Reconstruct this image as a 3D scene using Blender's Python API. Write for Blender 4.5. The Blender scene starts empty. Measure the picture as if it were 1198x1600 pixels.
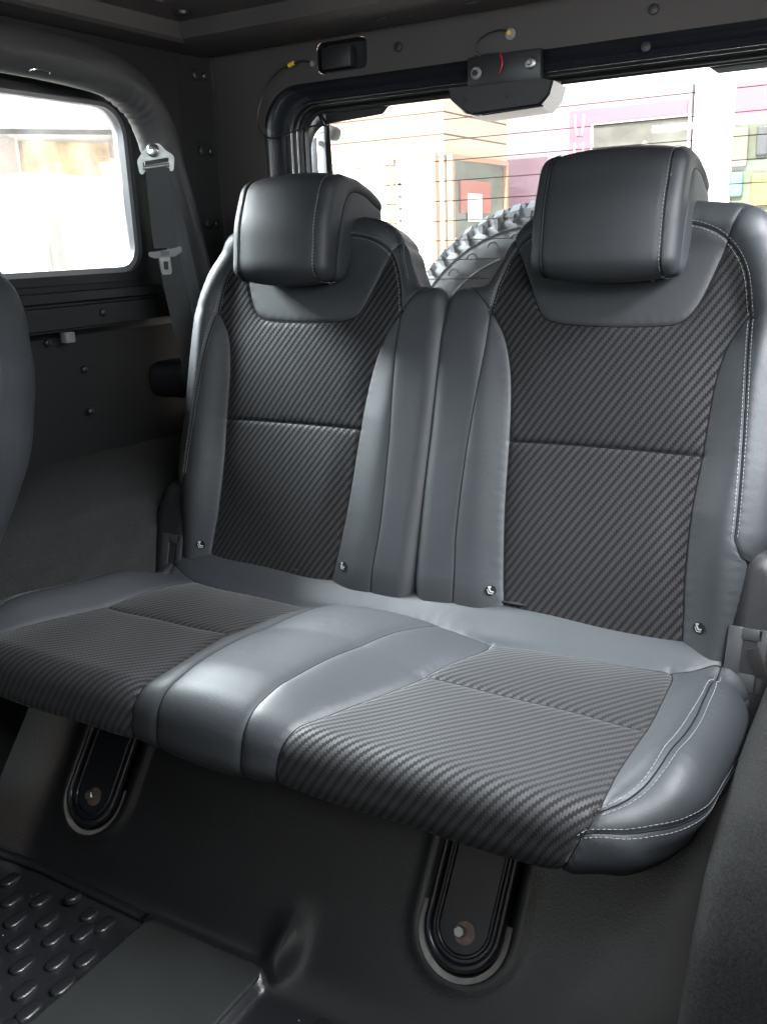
import bpy, bmesh, math, random
import numpy as np
from mathutils import Vector, Matrix
from mathutils.geometry import delaunay_2d_cdt

random.seed(4)
rng = np.random.default_rng(4)
S = bpy.context.scene
R = math.radians

# ------------------------------------------------------------------ camera
cam_d = bpy.data.cameras.new('camera')
cam = bpy.data.objects.new('camera', cam_d)
S.collection.objects.link(cam)
S.camera = cam
cam_d.sensor_fit = 'VERTICAL'
cam_d.sensor_height = 36.0
cam_d.lens = 36.0 * 1450.0 / 1600.0
cam_d.clip_start = 0.02
cam_d.clip_end = 400
AX = Vector((0.86354, -0.11117, 0.49188)); AX.normalize()   # world X axis seen in camera axes
CAMROT = Matrix(((0.8636, -0.1108, 0.4919), (0.5029, 0.2593, -0.8245), (-0.0362, 0.9594, 0.2797)))
cam.matrix_world = Matrix.Translation((0.66, -1.2, 0.564)) @ CAMROT.to_4x4()
S.render.resolution_x, S.render.resolution_y = 766, 1024

# ------------------------------------------------------------------ sky, sun, area lamps at the windows
SUN_EL, SUN_AZ = R(42), R(176)          # azimuth measured from +Y towards +X: the sun stands in front of the car, a little to the left
w = bpy.data.worlds.new('World'); S.world = w; w.use_nodes = True
nt = w.node_tree; nt.nodes.clear()
sky = nt.nodes.new('ShaderNodeTexSky'); sky.sky_type = 'NISHITA'; sky.sun_disc = False
sky.sun_elevation = SUN_EL; sky.sun_rotation = SUN_AZ; sky.dust_density = 9.0; sky.air_density = 1.0
bg = nt.nodes.new('ShaderNodeBackground'); bg.inputs[1].default_value = 0.10
wo = nt.nodes.new('ShaderNodeOutputWorld')
nt.links.new(sky.outputs[0], bg.inputs[0]); nt.links.new(bg.outputs[0], wo.inputs[0])
sd = bpy.data.lights.new('sun', 'SUN'); sd.energy = 5.0; sd.angle = R(0.5); sd.color = (1, 0.96, 0.9)
sun = bpy.data.objects.new('sun', sd); S.collection.objects.link(sun)
sdir = Vector((math.sin(SUN_AZ) * math.cos(SUN_EL), math.cos(SUN_AZ) * math.cos(SUN_EL), math.sin(SUN_EL)))
sun.rotation_euler = sdir.to_track_quat('Z', 'Y').to_euler()

def window_fill_lamp(loc, look, sx, sy, power, col=(0.93, 0.97, 1.0)):
    d = bpy.data.lights.new('window_fill_lamp', 'AREA'); d.shape = 'RECTANGLE'; d.size = sx; d.size_y = sy
    d.energy = power; d.color = col
    o = bpy.data.objects.new('window_fill_lamp', d); S.collection.objects.link(o)
    o.location = loc
    o.rotation_euler = (Vector(loc) - Vector(look)).to_track_quat('Z', 'Y').to_euler()
    return o
window_fill_lamp((0.0, -2.75, 0.80), (0.0, 0.0, 0.45), 1.35, 0.55, 48)             # windscreen
window_fill_lamp((0.90, -0.28, 0.76), (0.0, 0.05, 0.15), 0.80, 0.34, 1.2)        # side window, right
window_fill_lamp((-0.83, -0.29, 0.70), (0.2, 0.0, 0.2), 0.24, 0.28, 0.25)         # side window, left, ahead of the frame
window_fill_lamp((-1.42, 0.26, 1.38), (-0.2, -0.15, 0.1), 0.9, 0.8, 210)          # added lamp standing in for bright sky above the left side window
window_fill_lamp((1.40, -0.15, 1.45), (0.2, -0.1, 0.1), 1.0, 0.6, 62)            # added lamp standing in for bright sky above the right side window

window_fill_lamp((-0.70, -1.20, 0.78), (0.0, -0.5, -0.3), 0.7, 0.3, 0.25)          # lamp added inside the left door window to lift the floor step
window_fill_lamp((0.73, -0.74, 0.80), (-0.1, -0.75, -0.35), 0.6, 0.3, 4.5)         # lamp added inside the cabin on the right to lift the floor
S.view_settings.view_transform = 'Standard'; S.view_settings.look = 'None'
S.view_settings.exposure = 1.83; S.view_settings.gamma = 1
S.render.engine = 'CYCLES'
S.cycles.use_denoising = True
S.cycles.max_bounces = 8; S.cycles.diffuse_bounces = 4; S.cycles.glossy_bounces = 4
S.cycles.transparent_max_bounces = 12
S.cycles.sample_clamp_indirect = 4

# ------------------------------------------------------------------ materials
def mat(name, col=(0.1, 0.1, 0.1), rough=0.5, metal=0.0, spec=0.5, grain=0.0, gscale=400.0, var=0.0, vscale=8.0, sheen=0.0, coat=0.0):
    m = bpy.data.materials.new(name); m.use_nodes = True
    t = m.node_tree; b = t.nodes['Principled BSDF']
    b.inputs['Base Color'].default_value = (*col, 1); b.inputs['Roughness'].default_value = rough
    b.inputs['Metallic'].default_value = metal; b.inputs['Specular IOR Level'].default_value = spec
    if sheen: b.inputs['Sheen Weight'].default_value = sheen; b.inputs['Sheen Roughness'].default_value = 0.5
    if coat: b.inputs['Coat Weight'].default_value = coat; b.inputs['Coat Roughness'].default_value = 0.15
    tc = t.nodes.new('ShaderNodeTexCoord')
    if grain:
        n = t.nodes.new('ShaderNodeTexNoise'); n.inputs['Scale'].default_value = gscale; n.inputs['Detail'].default_value = 4
        bp = t.nodes.new('ShaderNodeBump'); bp.inputs['Strength'].default_value = grain; bp.inputs['Distance'].default_value = 0.0006
        t.links.new(tc.outputs['Object'], n.inputs['Vector']); t.links.new(n.outputs['Fac'], bp.inputs['Height'])
        t.links.new(bp.outputs['Normal'], b.inputs['Normal'])
    if var:
        n = t.nodes.new('ShaderNodeTexNoise'); n.inputs['Scale'].default_value = vscale; n.inputs['Detail'].default_value = 6
        r = t.nodes.new('ShaderNodeMapRange'); r.inputs[1].default_value = 0.3; r.inputs[2].default_value = 0.7
        r.inputs[3].default_value = 1 - var; r.inputs[4].default_value = 1 + var
        v = t.nodes.new('ShaderNodeVectorMath'); v.operation = 'SCALE'; v.inputs[0].default_value = col
        t.links.new(tc.outputs['Object'], n.inputs['Vector']); t.links.new(n.outputs['Fac'], r.inputs[0])
        t.links.new(r.outputs[0], v.inputs['Scale']); t.links.new(v.outputs[0], b.inputs['Base Color'])
        r2 = t.nodes.new('ShaderNodeMapRange'); r2.inputs[1].default_value = 0.3; r2.inputs[2].default_value = 0.7
        r2.inputs[3].default_value = min(1, rough * (1 + var * .6)); r2.inputs[4].default_value = rough * (1 - var * .6)
        t.links.new(n.outputs['Fac'], r2.inputs[0]); t.links.new(r2.outputs[0], b.inputs['Roughness'])
    return m

def creases(m, dist=.0026, scale=9.0):
    t = m.node_tree; b = t.nodes['Principled BSDF']; tc = t.nodes['Texture Coordinate']; bp0 = t.nodes['Bump']
    n = t.nodes.new('ShaderNodeTexNoise'); n.inputs['Scale'].default_value = scale; n.inputs['Detail'].default_value = 3; n.inputs['Distortion'].default_value = .8
    b2 = t.nodes.new('ShaderNodeBump'); b2.inputs['Strength'].default_value = .6; b2.inputs['Distance'].default_value = dist
    t.links.new(tc.outputs['Object'], n.inputs['Vector']); t.links.new(n.outputs['Fac'], b2.inputs['Height'])
    t.links.new(b2.outputs['Normal'], bp0.inputs['Normal'])
    v = t.nodes.new('ShaderNodeTexVoronoi'); v.inputs['Scale'].default_value = 900
    b3 = t.nodes.new('ShaderNodeBump'); b3.inputs['Strength'].default_value = .25; b3.inputs['Distance'].default_value = .0003
    t.links.new(tc.outputs['Object'], v.inputs['Vector']); t.links.new(v.outputs['Distance'], b3.inputs['Height']); t.links.new(bp0.outputs['Normal'], b3.inputs['Normal'])
    t.links.new(b3.outputs['Normal'], b.inputs['Normal'])

def fabric_mat():
    m = bpy.data.materials.new('woven_twill'); m.use_nodes = True
    t = m.node_tree; b = t.nodes['Principled BSDF']; N = t.nodes.new; L = t.links.new
    uv = N('ShaderNodeTexCoord'); sp = N('ShaderNodeSeparateXYZ'); L(uv.outputs['UV'], sp.inputs[0])
    def M(op, a, bb=None, c=None):
        n = N('ShaderNodeMath'); n.operation = op
        for i, v in enumerate((a, bb, c)):
            if v is None: continue
            if isinstance(v, (int, float)): n.inputs[i].default_value = v
            else: L(v, n.inputs[i])
        return n.outputs[0]
    cw, period, tan = 0.0027, 0.0180, 1.50
    ucol = M('DIVIDE', sp.outputs[0], cw)
    ci = M('FLOOR', ucol)
    cf = M('SUBTRACT', ucol, ci)
    ph = M('DIVIDE', M('SUBTRACT', sp.outputs[1], M('MULTIPLY', ci, cw * tan)), period)
    fr = M('FRACT', ph)
    tri = M('ABSOLUTE', M('SUBTRACT', fr, 0.5))            # 0 in the middle of a light rib, .5 in the dark one
    band = N('ShaderNodeMapRange'); band.interpolation_type = 'SMOOTHSTEP'
    band.inputs[1].default_value = 0.34; band.inputs[2].default_value = 0.20; L(tri, band.inputs[0])
    colr = M('MULTIPLY', M('SUBTRACT', 1.0, M('MULTIPLY', M('ABSOLUTE', M('SUBTRACT', cf, 0.5)), 1.2)), 1.0)
    nz = N('ShaderNodeTexNoise'); nz.inputs['Scale'].default_value = 900; nz.inputs['Detail'].default_value = 2
    L(uv.outputs['UV'], nz.inputs['Vector'])
    mix = N('ShaderNodeMix'); mix.data_type = 'RGBA'; L(band.outputs[0], mix.inputs['Factor'])
    mix.inputs['A'].default_value = (0.0085, 0.0085, 0.0095, 1); mix.inputs['B'].default_value = (0.0185, 0.0182, 0.0195, 1)
    L(mix.outputs['Result'], b.inputs['Base Color'])
    rr = N('ShaderNodeMapRange'); rr.inputs[3].default_value = 0.8; rr.inputs[4].default_value = 0.60; L(band.outputs[0], rr.inputs[0])
    L(rr.outputs[0], b.inputs['Roughness'])
    ss = N('ShaderNodeMapRange'); ss.inputs[3].default_value = 0.12; ss.inputs[4].default_value = 0.34; L(band.outputs[0], ss.inputs[0])
    L(ss.outputs[0], b.inputs['Specular IOR Level'])
    dome = M('MULTIPLY', band.outputs[0], colr)
    hh = M('ADD', dome, M('MULTIPLY', nz.outputs['Fac'], 0.35))
    bp = N('ShaderNodeBump'); bp.inputs['Strength'].default_value = 0.34; bp.inputs['Distance'].default_value = 0.0009
    L(hh, bp.inputs['Height']); L(bp.outputs['Normal'], b.inputs['Normal'])
    b.inputs['Sheen Weight'].default_value = 0.16; b.inputs['Sheen Roughness'].default_value = 0.4
    return m

def glass_mat(name, tint=(0.9, 0.93, 0.93), haze=0.0):
    m = bpy.data.materials.new(name); m.use_nodes = True
    t = m.node_tree; t.nodes.clear()
    tr = t.nodes.new('ShaderNodeBsdfTransparent'); tr.inputs[0].default_value = (*tint, 1)
    gl = t.nodes.new('ShaderNodeBsdfGlossy'); gl.inputs['Roughness'].default_value = 0.02
    fr = t.nodes.new('ShaderNodeFresnel'); fr.inputs[0].default_value = 1.4
    mx = t.nodes.new('ShaderNodeMixShader'); o = t.nodes.new('ShaderNodeOutputMaterial')
    t.links.new(fr.outputs[0], mx.inputs[0]); t.links.new(tr.outputs[0], mx.inputs[1]); t.links.new(gl.outputs[0], mx.inputs[2])
    if haze:                                   # thin dusty film, put in as a pale haze over the bright view
        tl = t.nodes.new('ShaderNodeBsdfTranslucent'); tl.inputs[0].default_value = (.9, .88, .85, 1)
        tc = t.nodes.new('ShaderNodeTexCoord'); n = t.nodes.new('ShaderNodeTexNoise'); n.inputs['Scale'].default_value = 7; n.inputs['Detail'].default_value = 5
        n.inputs['Distortion'].default_value = 1.2
        r = t.nodes.new('ShaderNodeMapRange'); r.inputs[1].default_value = .35; r.inputs[2].default_value = .75; r.inputs[3].default_value = haze * .5; r.inputs[4].default_value = haze * 1.6
        m2 = t.nodes.new('ShaderNodeMixShader'); t.links.new(tc.outputs['Object'], n.inputs['Vector']); t.links.new(n.outputs['Fac'], r.inputs[0]); t.links.new(r.outputs[0], m2.inputs[0])
        t.links.new(mx.outputs[0], m2.inputs[1]); t.links.new(tl.outputs[0], m2.inputs[2]); t.links.new(m2.outputs[0], o.inputs[0])
        return m
    t.links.new(mx.outputs[0], o.inputs[0])
    return m

M_leather = mat('leather', (0.026, 0.029, 0.033), 0.55, spec=0.55, grain=0.35, gscale=700)
M_leather2 = mat('leather_matte', (0.022, 0.024, 0.027), 0.56, spec=0.5, grain=0.35, gscale=700)
M_leather_brown = mat('leather_warm', (0.040, 0.038, 0.036), 0.46, spec=0.5, grain=0.3, gscale=700)
for m_ in (M_leather, M_leather2): creases(m_)
M_fabric = fabric_mat()
M_stitch = mat('stitch_thread', (0.21, 0.22, 0.23), 0.6)
M_stitch_dark = mat('stitch_thread_dark', (0.012, 0.012, 0.013), 0.6)
M_plastic = mat('trim_plastic', (0.0155, 0.016, 0.0165), 0.5, spec=0.4, grain=0.4, gscale=900, var=0.10)
M_plastic_brown = mat('header_plastic', (0.050, 0.044, 0.042), 0.55, spec=0.45, grain=0.5, gscale=800, var=0.08, vscale=5)
M_plastic_smooth = mat('smooth_plastic', (0.018, 0.018, 0.020), 0.38, spec=0.5, grain=0.15, gscale=600)
M_metal_dark = mat('painted_dark_metal', (0.012, 0.013, 0.018), 0.26, spec=0.5, grain=0.1, gscale=120)
M_foam = mat('padding_sleeve', (0.036, 0.036, 0.037), 0.50, spec=0.4, grain=0.6, gscale=500)
M_rubber = mat('rubber_seal', (0.012, 0.012, 0.012), 0.3, spec=0.6)
M_carpet = mat('felt_carpet', (0.0105, 0.0105, 0.0108), 0.95, spec=0.05, grain=1.0, gscale=2200, var=0.55, vscale=420, sheen=0.10)
M_carpet.node_tree.nodes['Bump'].inputs['Distance'].default_value = 0.002
M_liner = mat('floor_liner', (0.012, 0.0125, 0.014), 0.31, spec=0.55, grain=0.5, gscale=420, var=0.12, vscale=11)
M_liner.node_tree.nodes['Bump'].inputs['Distance'].default_value = 0.0009
M_chrome = mat('chrome', (0.75, 0.75, 0.74), 0.16, metal=1.0)
M_steel = mat('zinc_steel', (0.40, 0.395, 0.38), 0.38, metal=1.0, grain=0.3, gscale=300, var=0.12, vscale=90)
M_web = mat('belt_webbing', (0.050, 0.054, 0.056), 0.6, spec=0.3, grain=0.6, gscale=900)
M_white_pl = mat('pale_plastic', (0.62, 0.62, 0.63), 0.35)
M_grey_ring = mat('worn_grey_rim', (0.20, 0.195, 0.19), 0.55, grain=0.5, gscale=300, var=0.2, vscale=60)
M_red = mat('red_wire', (0.5, 0.02, 0.03), 0.4)
M_yellow = mat('yellow_tape', (0.65, 0.45, 0.04), 0.5)
M_white = mat('white_paint', (0.8, 0.8, 0.8), 0.5)
M_glass = glass_mat('window_glass', haze=0.05)
M_side_glass = glass_mat('side_glass', haze=0.006)
M_tyre = mat('tyre_rubber', (0.045, 0.046, 0.048), 0.6, spec=0.4, grain=0.4, gscale=200, var=0.15, vscale=12)
M_seam = mat('groove_shade_and_tag', (.006, .006, .007), .7, spec=.2)  # painted shade of the seam grooves; also colours the anchor tags
M_symbol = mat('symbol_print', (.30, .30, .30), .6)
M_line = mat('heater_line', (0.10, 0.06, 0.04), 0.5)

# ------------------------------------------------------------------ object helpers
def tag(o, label=None, cat=None, group=None, kind=None):
    if label: o['label'] = label
    if cat: o['category'] = cat
    if group: o['group'] = group
    if kind: o['kind'] = kind
    return o
ROOT = {}
def empty(name, loc, label, cat, group=None):
    o = bpy.data.objects.new(name, None); S.collection.objects.link(o); o.location = loc; o.empty_display_size = 0.05
    ROOT[o.name] = Vector(loc)
    return tag(o, label, cat, group)
def link(name, verts, faces, m, parent=None, smooth=True, uv=None, kind=None, sharp=40, loc=None):
    off = ROOT.get(parent.name, Vector((0, 0, 0))) if parent else Vector(loc or (0, 0, 0))
    me = bpy.data.meshes.new(name)
    vv = np.asarray([tuple(v) for v in verts], float) - np.array(off)
    me.from_pydata(vv.tolist(), [], [tuple(int(i) for i in f) for f in faces])
    me.validate()
    if uv is not None:
        ul = me.uv_layers.new(name='UVMap')
        li = np.zeros(len(me.loops), dtype=np.int32); me.loops.foreach_get('vertex_index', li)
        ul.data.foreach_set('uv', np.asarray(uv, np.float32)[li].ravel())
    me.materials.append(m)
    o = bpy.data.objects.new(name, me); S.collection.objects.link(o)
    if smooth:
        me.polygons.foreach_set('use_smooth', [True] * len(me.polygons))
        if sharp: me.set_sharp_from_angle(angle=R(sharp))
    if parent:
        o.parent = parent; ROOT[o.name] = off
    else:
        o.location = off; ROOT[o.name] = off
    if kind: o['kind'] = kind
    return o

class MB:
    def __init__(s): s.v = []; s.f = []
    def add(s, v, f):
        b = len(s.v); s.v += [Vector(p) for p in v]; s.f += [tuple(i + b for i in q) for q in f]; return s
    def box(s, c, d, bev=0.0, rot=None, seg=2):
        bm = bmesh.new(); bmesh.ops.create_cube(bm, size=1)
        for v in bm.verts: v.co = Vector((v.co.x * d[0], v.co.y * d[1], v.co.z * d[2]))
        if bev: bmesh.ops.bevel(bm, geom=bm.edges[:], offset=min(bev, min(d) * .49), segments=seg, affect='EDGES', profile=0.5)
        mt = Matrix.Translation(c) @ (rot.to_4x4() if rot is not None else Matrix())
        bm.verts.ensure_lookup_table()
        s.add([mt @ v.co for v in bm.verts], [[v.index for v in f.verts] for f in bm.faces]); bm.free(); return s
    def tube(s, pts, r, n=10, closed=False, cap=True, flat=1.0, up=None):
        pts = [Vector(p) for p in pts]; k = len(pts); rs = r if hasattr(r, '__len__') else [r] * k
        b = len(s.v); ref = Vector(up) if up else None
        tprev = None; nrm = None
        for i, p in enumerate(pts):
            a = pts[(i - 1) % k] if (closed or i > 0) else p; c = pts[(i + 1) % k] if (closed or i < k - 1) else p
            t = (c - a).normalized()
            if nrm is None:
                nrm = (ref if ref else (Vector((0, 0, 1)) if abs(t.z) < .9 else Vector((1, 0, 0))))
            nrm = (nrm - t * nrm.dot(t)).normalized(); bi = t.cross(nrm)
            for j in range(n):
                th = 2 * math.pi * j / n
                s.v.append(p + (nrm * math.cos(th) * flat + bi * math.sin(th)) * rs[i])
        m = k if closed else k - 1
        for i in range(m):
            for j in range(n):
                A = b + i * n; C = b + ((i + 1) % k) * n
                s.f.append((A + j, C + j, C + (j + 1) % n, A + (j + 1) % n))
        if cap and not closed:
            s.f.append(tuple(b + j for j in range(n))[::-1]); s.f.append(tuple(b + (k - 1) * n + j for j in range(n)))
        return s
    def prism(s, poly, fn, h0, h1):
        """poly list of 2D; fn(x,y,h)->3D; side walls and both caps"""
        n = len(poly); b = len(s.v)
        for h in (h0, h1): s.v += [Vector(fn(p[0], p[1], h)) for p in poly]
        s.f.append(tuple(range(b, b + n))[::-1]); s.f.append(tuple(range(b + n, b + 2 * n)))
        for i in range(n): s.f.append((b + i, b + (i + 1) % n, b + n + (i + 1) % n, b + n + i))
        return s
    def lathe(s, prof, o, axis, n=24):
        """prof [(r,h)] around axis vector from o"""
        ax = Vector(axis).normalized(); u = ax.orthogonal().normalized(); w_ = ax.cross(u); o = Vector(o); b = len(s.v)
        for r_, h in prof:
            for j in range(n):
                th = 2 * math.pi * j / n; s.v.append(o + ax * h + (u * math.cos(th) + w_ * math.sin(th)) * r_)
        for i in range(len(prof) - 1):
            for j in range(n):
                A = b + i * n; C = A + n; s.f.append((A + j, A + (j + 1) % n, C + (j + 1) % n, C + j))
        s.f.append(tuple(b + j for j in range(n))[::-1]); s.f.append(tuple(b + (len(prof) - 1) * n + j for j in range(n)))
        return s
    def strip(s, loops, closed=True):
        """loops: list of equal-length point rings joined by quads"""
        n = len(loops[0]); b = len(s.v)
        for l in loops: s.v += [Vector(p) for p in l]
        for i in range(len(loops) - 1):
            for j in range(n if closed else n - 1):
                A = b + i * n; C = A + n; s.f.append((A + j, A + (j + 1) % n, C + (j + 1) % n, C + j))
        return s
    def build(s, name, m, parent=None, smooth=True, kind=None, sharp=40, loc=None):
        return link(name, s.v, s.f, m, parent, smooth, None, kind, sharp, loc)

# ------------------------------------------------------------------ 2D curves
def spline(pts, ds=0.004):
    P = np.array([p[:2] for p in pts], float)
    if len(P) == 2:
        n = max(2, int(np.hypot(*(P[1] - P[0])) / ds)); t = np.linspace(0, 1, n)[:, None]; return P[0] * (1 - t) + P[1] * t
    Q = np.vstack([2 * P[0] - P[1], P, 2 * P[-1] - P[-2]]); out = []
    for i in range(1, len(Q) - 2):
        p0, p1, p2, p3 = Q[i - 1:i + 3]
        # centripetal-ish catmull
        for t in np.linspace(0, 1, 12, endpoint=False):
            out.append(0.5 * ((2 * p1) + (-p0 + p2) * t + (2 * p0 - 5 * p1 + 4 * p2 - p3) * t * t + (-p0 + 3 * p1 - 3 * p2 + p3) * t ** 3))
    out.append(P[-1]); return resample(np.array(out), ds)
def resample(P, ds, closed=False):
    if closed: P = np.vstack([P, P[:1]])
    L = np.r_[0, np.cumsum(np.hypot(*(P[1:] - P[:-1]).T))]
    n = max(2, int(round(L[-1] / ds))); t = np.linspace(0, L[-1], n + 1)
    out = np.c_[np.interp(t, L, P[:, 0]), np.interp(t, L, P[:, 1])]
    return out[:-1] if closed else out
def fillet(pts, ds=0.004):
    """pts (x,y,radius) closed polygon -> rounded dense loop, counter-clockwise"""
    n = len(pts); out = []
    for i in range(n):
        p = np.array(pts[i][:2], float); r = pts[i][2]; a = np.array(pts[i - 1][:2], float); c = np.array(pts[(i + 1) % n][:2], float)
        u = a - p; lu = np.hypot(*u); u /= lu; v = c - p; lv = np.hypot(*v); v /= lv
        ang = math.acos(max(-1, min(1, u @ v)))
        if r < 1e-6 or abs(ang - math.pi) < .02: out.append(p); continue
        d = min(r / math.tan(ang / 2), lu * .49, lv * .49); r = d * math.tan(ang / 2)
        bis = (u + v) / np.hypot(*(u + v)); cc = p + bis * (r / math.sin(ang / 2))
        A = p + u * d - cc; B = p + v * d - cc; th0 = math.atan2(A[1], A[0]); th1 = math.atan2(B[1], B[0])
        dt = (th1 - th0 + math.pi) % (2 * math.pi) - math.pi
        k = max(2, int(abs(dt) * r / 0.002))
        for j in range(k + 1): t = th0 + dt * j / k; out.append(cc + r * np.array([math.cos(t), math.sin(t)]))
    P = resample(np.array(out), ds, True)
    area = 0.5 * np.sum(P[:, 0] * np.roll(P[:, 1], -1) - np.roll(P[:, 0], -1) * P[:, 1])
    return P if area > 0 else P[::-1]
def normals2(P):
    T = np.roll(P, -2, 0) - np.roll(P, 2, 0); T /= np.hypot(*T.T)[:, None]; N_ = np.c_[T[:, 1], -T[:, 0]]
    return N_
def inside(P, q):
    x, y = q[:, 0], q[:, 1]; c = np.zeros(len(q), bool); n = len(P)
    for i in range(n):
        x1, y1 = P[i]; x2, y2 = P[(i + 1) % n]
        if y1 == y2: continue
        k = ((y1 > y) != (y2 > y)) & (x < (x2 - x1) * (y - y1) / (y2 - y1) + x1); c ^= k
    return c
def nearest(P, q, closed=True):
    A = P if closed else P[:-1]; B = np.roll(P, -1, 0) if closed else P[1:]
    D = B - A; L2 = (D ** 2).sum(1) + 1e-12; best = np.full(len(q), 1e9); bp = np.zeros((len(q), 2))
    for s0 in range(0, len(q), 3000):
        Q = q[s0:s0 + 3000]; W = Q[:, None, :] - A[None]
        t = np.clip((W * D[None]).sum(2) / L2[None], 0, 1); C = A[None] + t[..., None] * D[None]
        d = np.hypot(Q[:, None, 0] - C[..., 0], Q[:, None, 1] - C[..., 1]); i = d.argmin(1); r_ = np.arange(len(Q))
        best[s0:s0 + 3000] = d[r_, i]; bp[s0:s0 + 3000] = C[r_, i]
    return best, bp
def sst(x): x = np.clip(x, 0, 1); return x * x * (3 - 2 * x)

# ------------------------------------------------------------------ upholstery draped over a rounded form
class Drape:
    """A cover that lies flat over a core outline, rolls over its edge (r1), runs down L and curls under (r2)."""
    def __init__(s, outline, r1, L, r2, O, A, B, N, relief=lambda P: np.zeros(len(P)), ds=0.004):
        s.r1, s.L, s.r2 = r1, L, r2
        S_ = fillet(outline, ds); s.S = S_; n = normals2(S_); s.C = S_ - n * r1
        s.Cn = n; s.O, s.A, s.B, s.N = [np.array(v, float) for v in (O, A, B, N)]; s.relief = relief
        s.seams = []; s.groove = 0.0026; s.gw = 0.0035; s.puff = 0.0025; s.pw = 0.016
    def prof(s, q):
        q = np.asarray(q, float); r1, L, r2 = s.r1, s.L, s.r2; a = r1 * math.pi / 2; b = a + L; c = b + r2 * math.pi / 2
        th = np.clip(q / r1, 0, math.pi / 2); off = r1 * np.sin(th); dr = r1 * (1 - np.cos(th)); ang = th.copy()
        dr = dr + np.clip(q - a, 0, L)
        t2 = np.clip((q - b) / max(r2, 1e-6), 0, math.pi / 2); off = off - r2 * (1 - np.cos(t2)); dr = dr + r2 * np.sin(t2); ang = ang + t2
        off = off - np.clip(q - c, 0, None)
        return off, dr, ang
    def hgt(s, P):
        h = s.relief(P)
        if s.seams:
            d = np.full(len(P), 1e9)
            for sm, g in s.seams:
                dd, bp_ = nearest(sm, P, False)
                if g >= 1: h = h + .00028 * np.sin(bp_[:, 0] * 330 + bp_[:, 1] * 410) * np.exp(-((dd - .007) / .006) ** 2)
                h = h - g * s.groove * np.exp(-(dd / s.gw) ** 1.3); d = np.minimum(d, dd / max(g, .3))
            h = h - s.puff * np.exp(-d / s.pw)
        return h
    def map(s, P, extra=0.0):
        P = np.asarray(P, float); q, c = nearest(s.C, P); ins = inside(s.C, P); q = np.where(ins, 0, q)
        n = np.where(q[:, None] > 1e-6, (P - c) / np.maximum(q, 1e-9)[:, None], 0); base = np.where(ins[:, None], P, c)
        off, dr, ang = s.prof(q); h = s.hgt(P) + extra
        p2 = base + n * (off + h * np.sin(ang))[:, None]; dep = -dr + h * np.cos(ang)
        return s.O + p2[:, :1] * s.A + p2[:, 1:] * s.B + dep[:, None] * s.N
    def build(s, qmax, seams, seeds, parent, default=0, grid=0.006, uvoff=(0, 0), groove_line=True):
        """seams: [(pts, strength)], seeds: [(name, (x,y), material)]"""
        s.seams = [(spline(p), g) for p, g in seams]
        D = s.C + s.Cn * qmax
        D = resample(D, 0.005, True)
        vs = [tuple(p) for p in D]; es = [(i, (i + 1) % len(D)) for i in range(len(D))]
        nb = len(D); extra = []
        for sm, g in s.seams:
            e0 = sm[0] - sm[1]; e0 /= np.hypot(*e0); e1 = sm[-1] - sm[-2]; e1 /= np.hypot(*e1)
            sm = np.vstack([sm[0] + e0 * .006, sm, sm[-1] + e1 * .006])
            b = len(vs); vs += [tuple(p) for p in sm]; es += [(b + i, b + i + 1) for i in range(len(sm) - 1)]
            T = np.gradient(sm, axis=0); T /= np.maximum(np.hypot(*T.T), 1e-9)[:, None]; nn = np.c_[-T[:, 1], T[:, 0]]
            for o in (-.0052, -.0022, .0022, .0052): extra.append(sm + nn * o)
        lo, hi = D.min(0), D.max(0); gx = np.arange(lo[0], hi[0], grid); gy = np.arange(lo[1], hi[1], grid * .87)
        G = np.array([(x + (grid / 2 if j % 2 else 0), y) for j, y in enumerate(gy) for x in gx])
        # rings of points round the rolled edge
        q_, _ = nearest(s.C, G)
        keep = np.ones(len(G), bool)
        if s.seams:
            allp = [nearest(sm, G, False)[0] for sm, g in s.seams]; keep &= np.min(allp, 0) > 0.0075
            E = np.vstack(extra); md = np.min([nearest(sm, E, False)[0] for sm, g in s.seams], 0); E = E[md > 0.0019]
        else: E = np.zeros((0, 2))
        keep &= inside(D, G) & (nearest(D, G)[0] > 0.002); G = G[keep]
        if len(E): E = E[inside(D, E) & (nearest(D, E)[0] > 0.0012)]
        allv = vs + [tuple(p) for p in G] + [tuple(p) for p in E]
        V, Ed, F, ov, oe, of = delaunay_2d_cdt([Vector(p) for p in allv], es, [], 0, 1e-5, True)
        V = np.array([tuple(v) for v in V]); F = np.array([list(f) for f in F]); cen = V[F].mean(1)
        F = F[inside(D, cen)]; cen = V[F].mean(1)
        cons = set(tuple(sorted(e)) for e, o in zip(Ed, oe) if len(o))
        em = {}; adj = [[] for _ in F]
        for i, f in enumerate(F):
            for a, b in ((0, 1), (1, 2), (2, 0)):
                k = tuple(sorted((int(f[a]), int(f[b]))))
                if k in cons: continue
                if k in em: adj[i].append(em[k]); adj[em[k]].append(i)
                else: em[k] = i
        reg = -np.ones(len(F), int); r = 0; sizes = []
        for i in range(len(F)):
            if reg[i] >= 0: continue
            st = [i]; reg[i] = r; c_ = 0
            while st:
                j = st.pop(); c_ += 1
                for k in adj[j]:
                    if reg[k] < 0: reg[k] = r; st.append(k)
            sizes.append(c_); r += 1
        assign = {}
        for si, (nm, sp, m) in enumerate(seeds):
            j = ((cen - np.array(sp)) ** 2).sum(1).argmin()
            if reg[j] in assign and assign[reg[j]] != si: print('SEED CLASH', nm, seeds[assign[reg[j]]][0])
            assign[reg[j]] = si
        for k in range(r):
            if k not in assign:
                c0 = cen[reg == k].mean(0); assign[k] = default
                if sizes[k] > 60: print('UNSEEDED', sizes[k], c0)
        P3 = s.map(V); tri = np.array([assign[k] for k in reg]); objs = []
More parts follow.
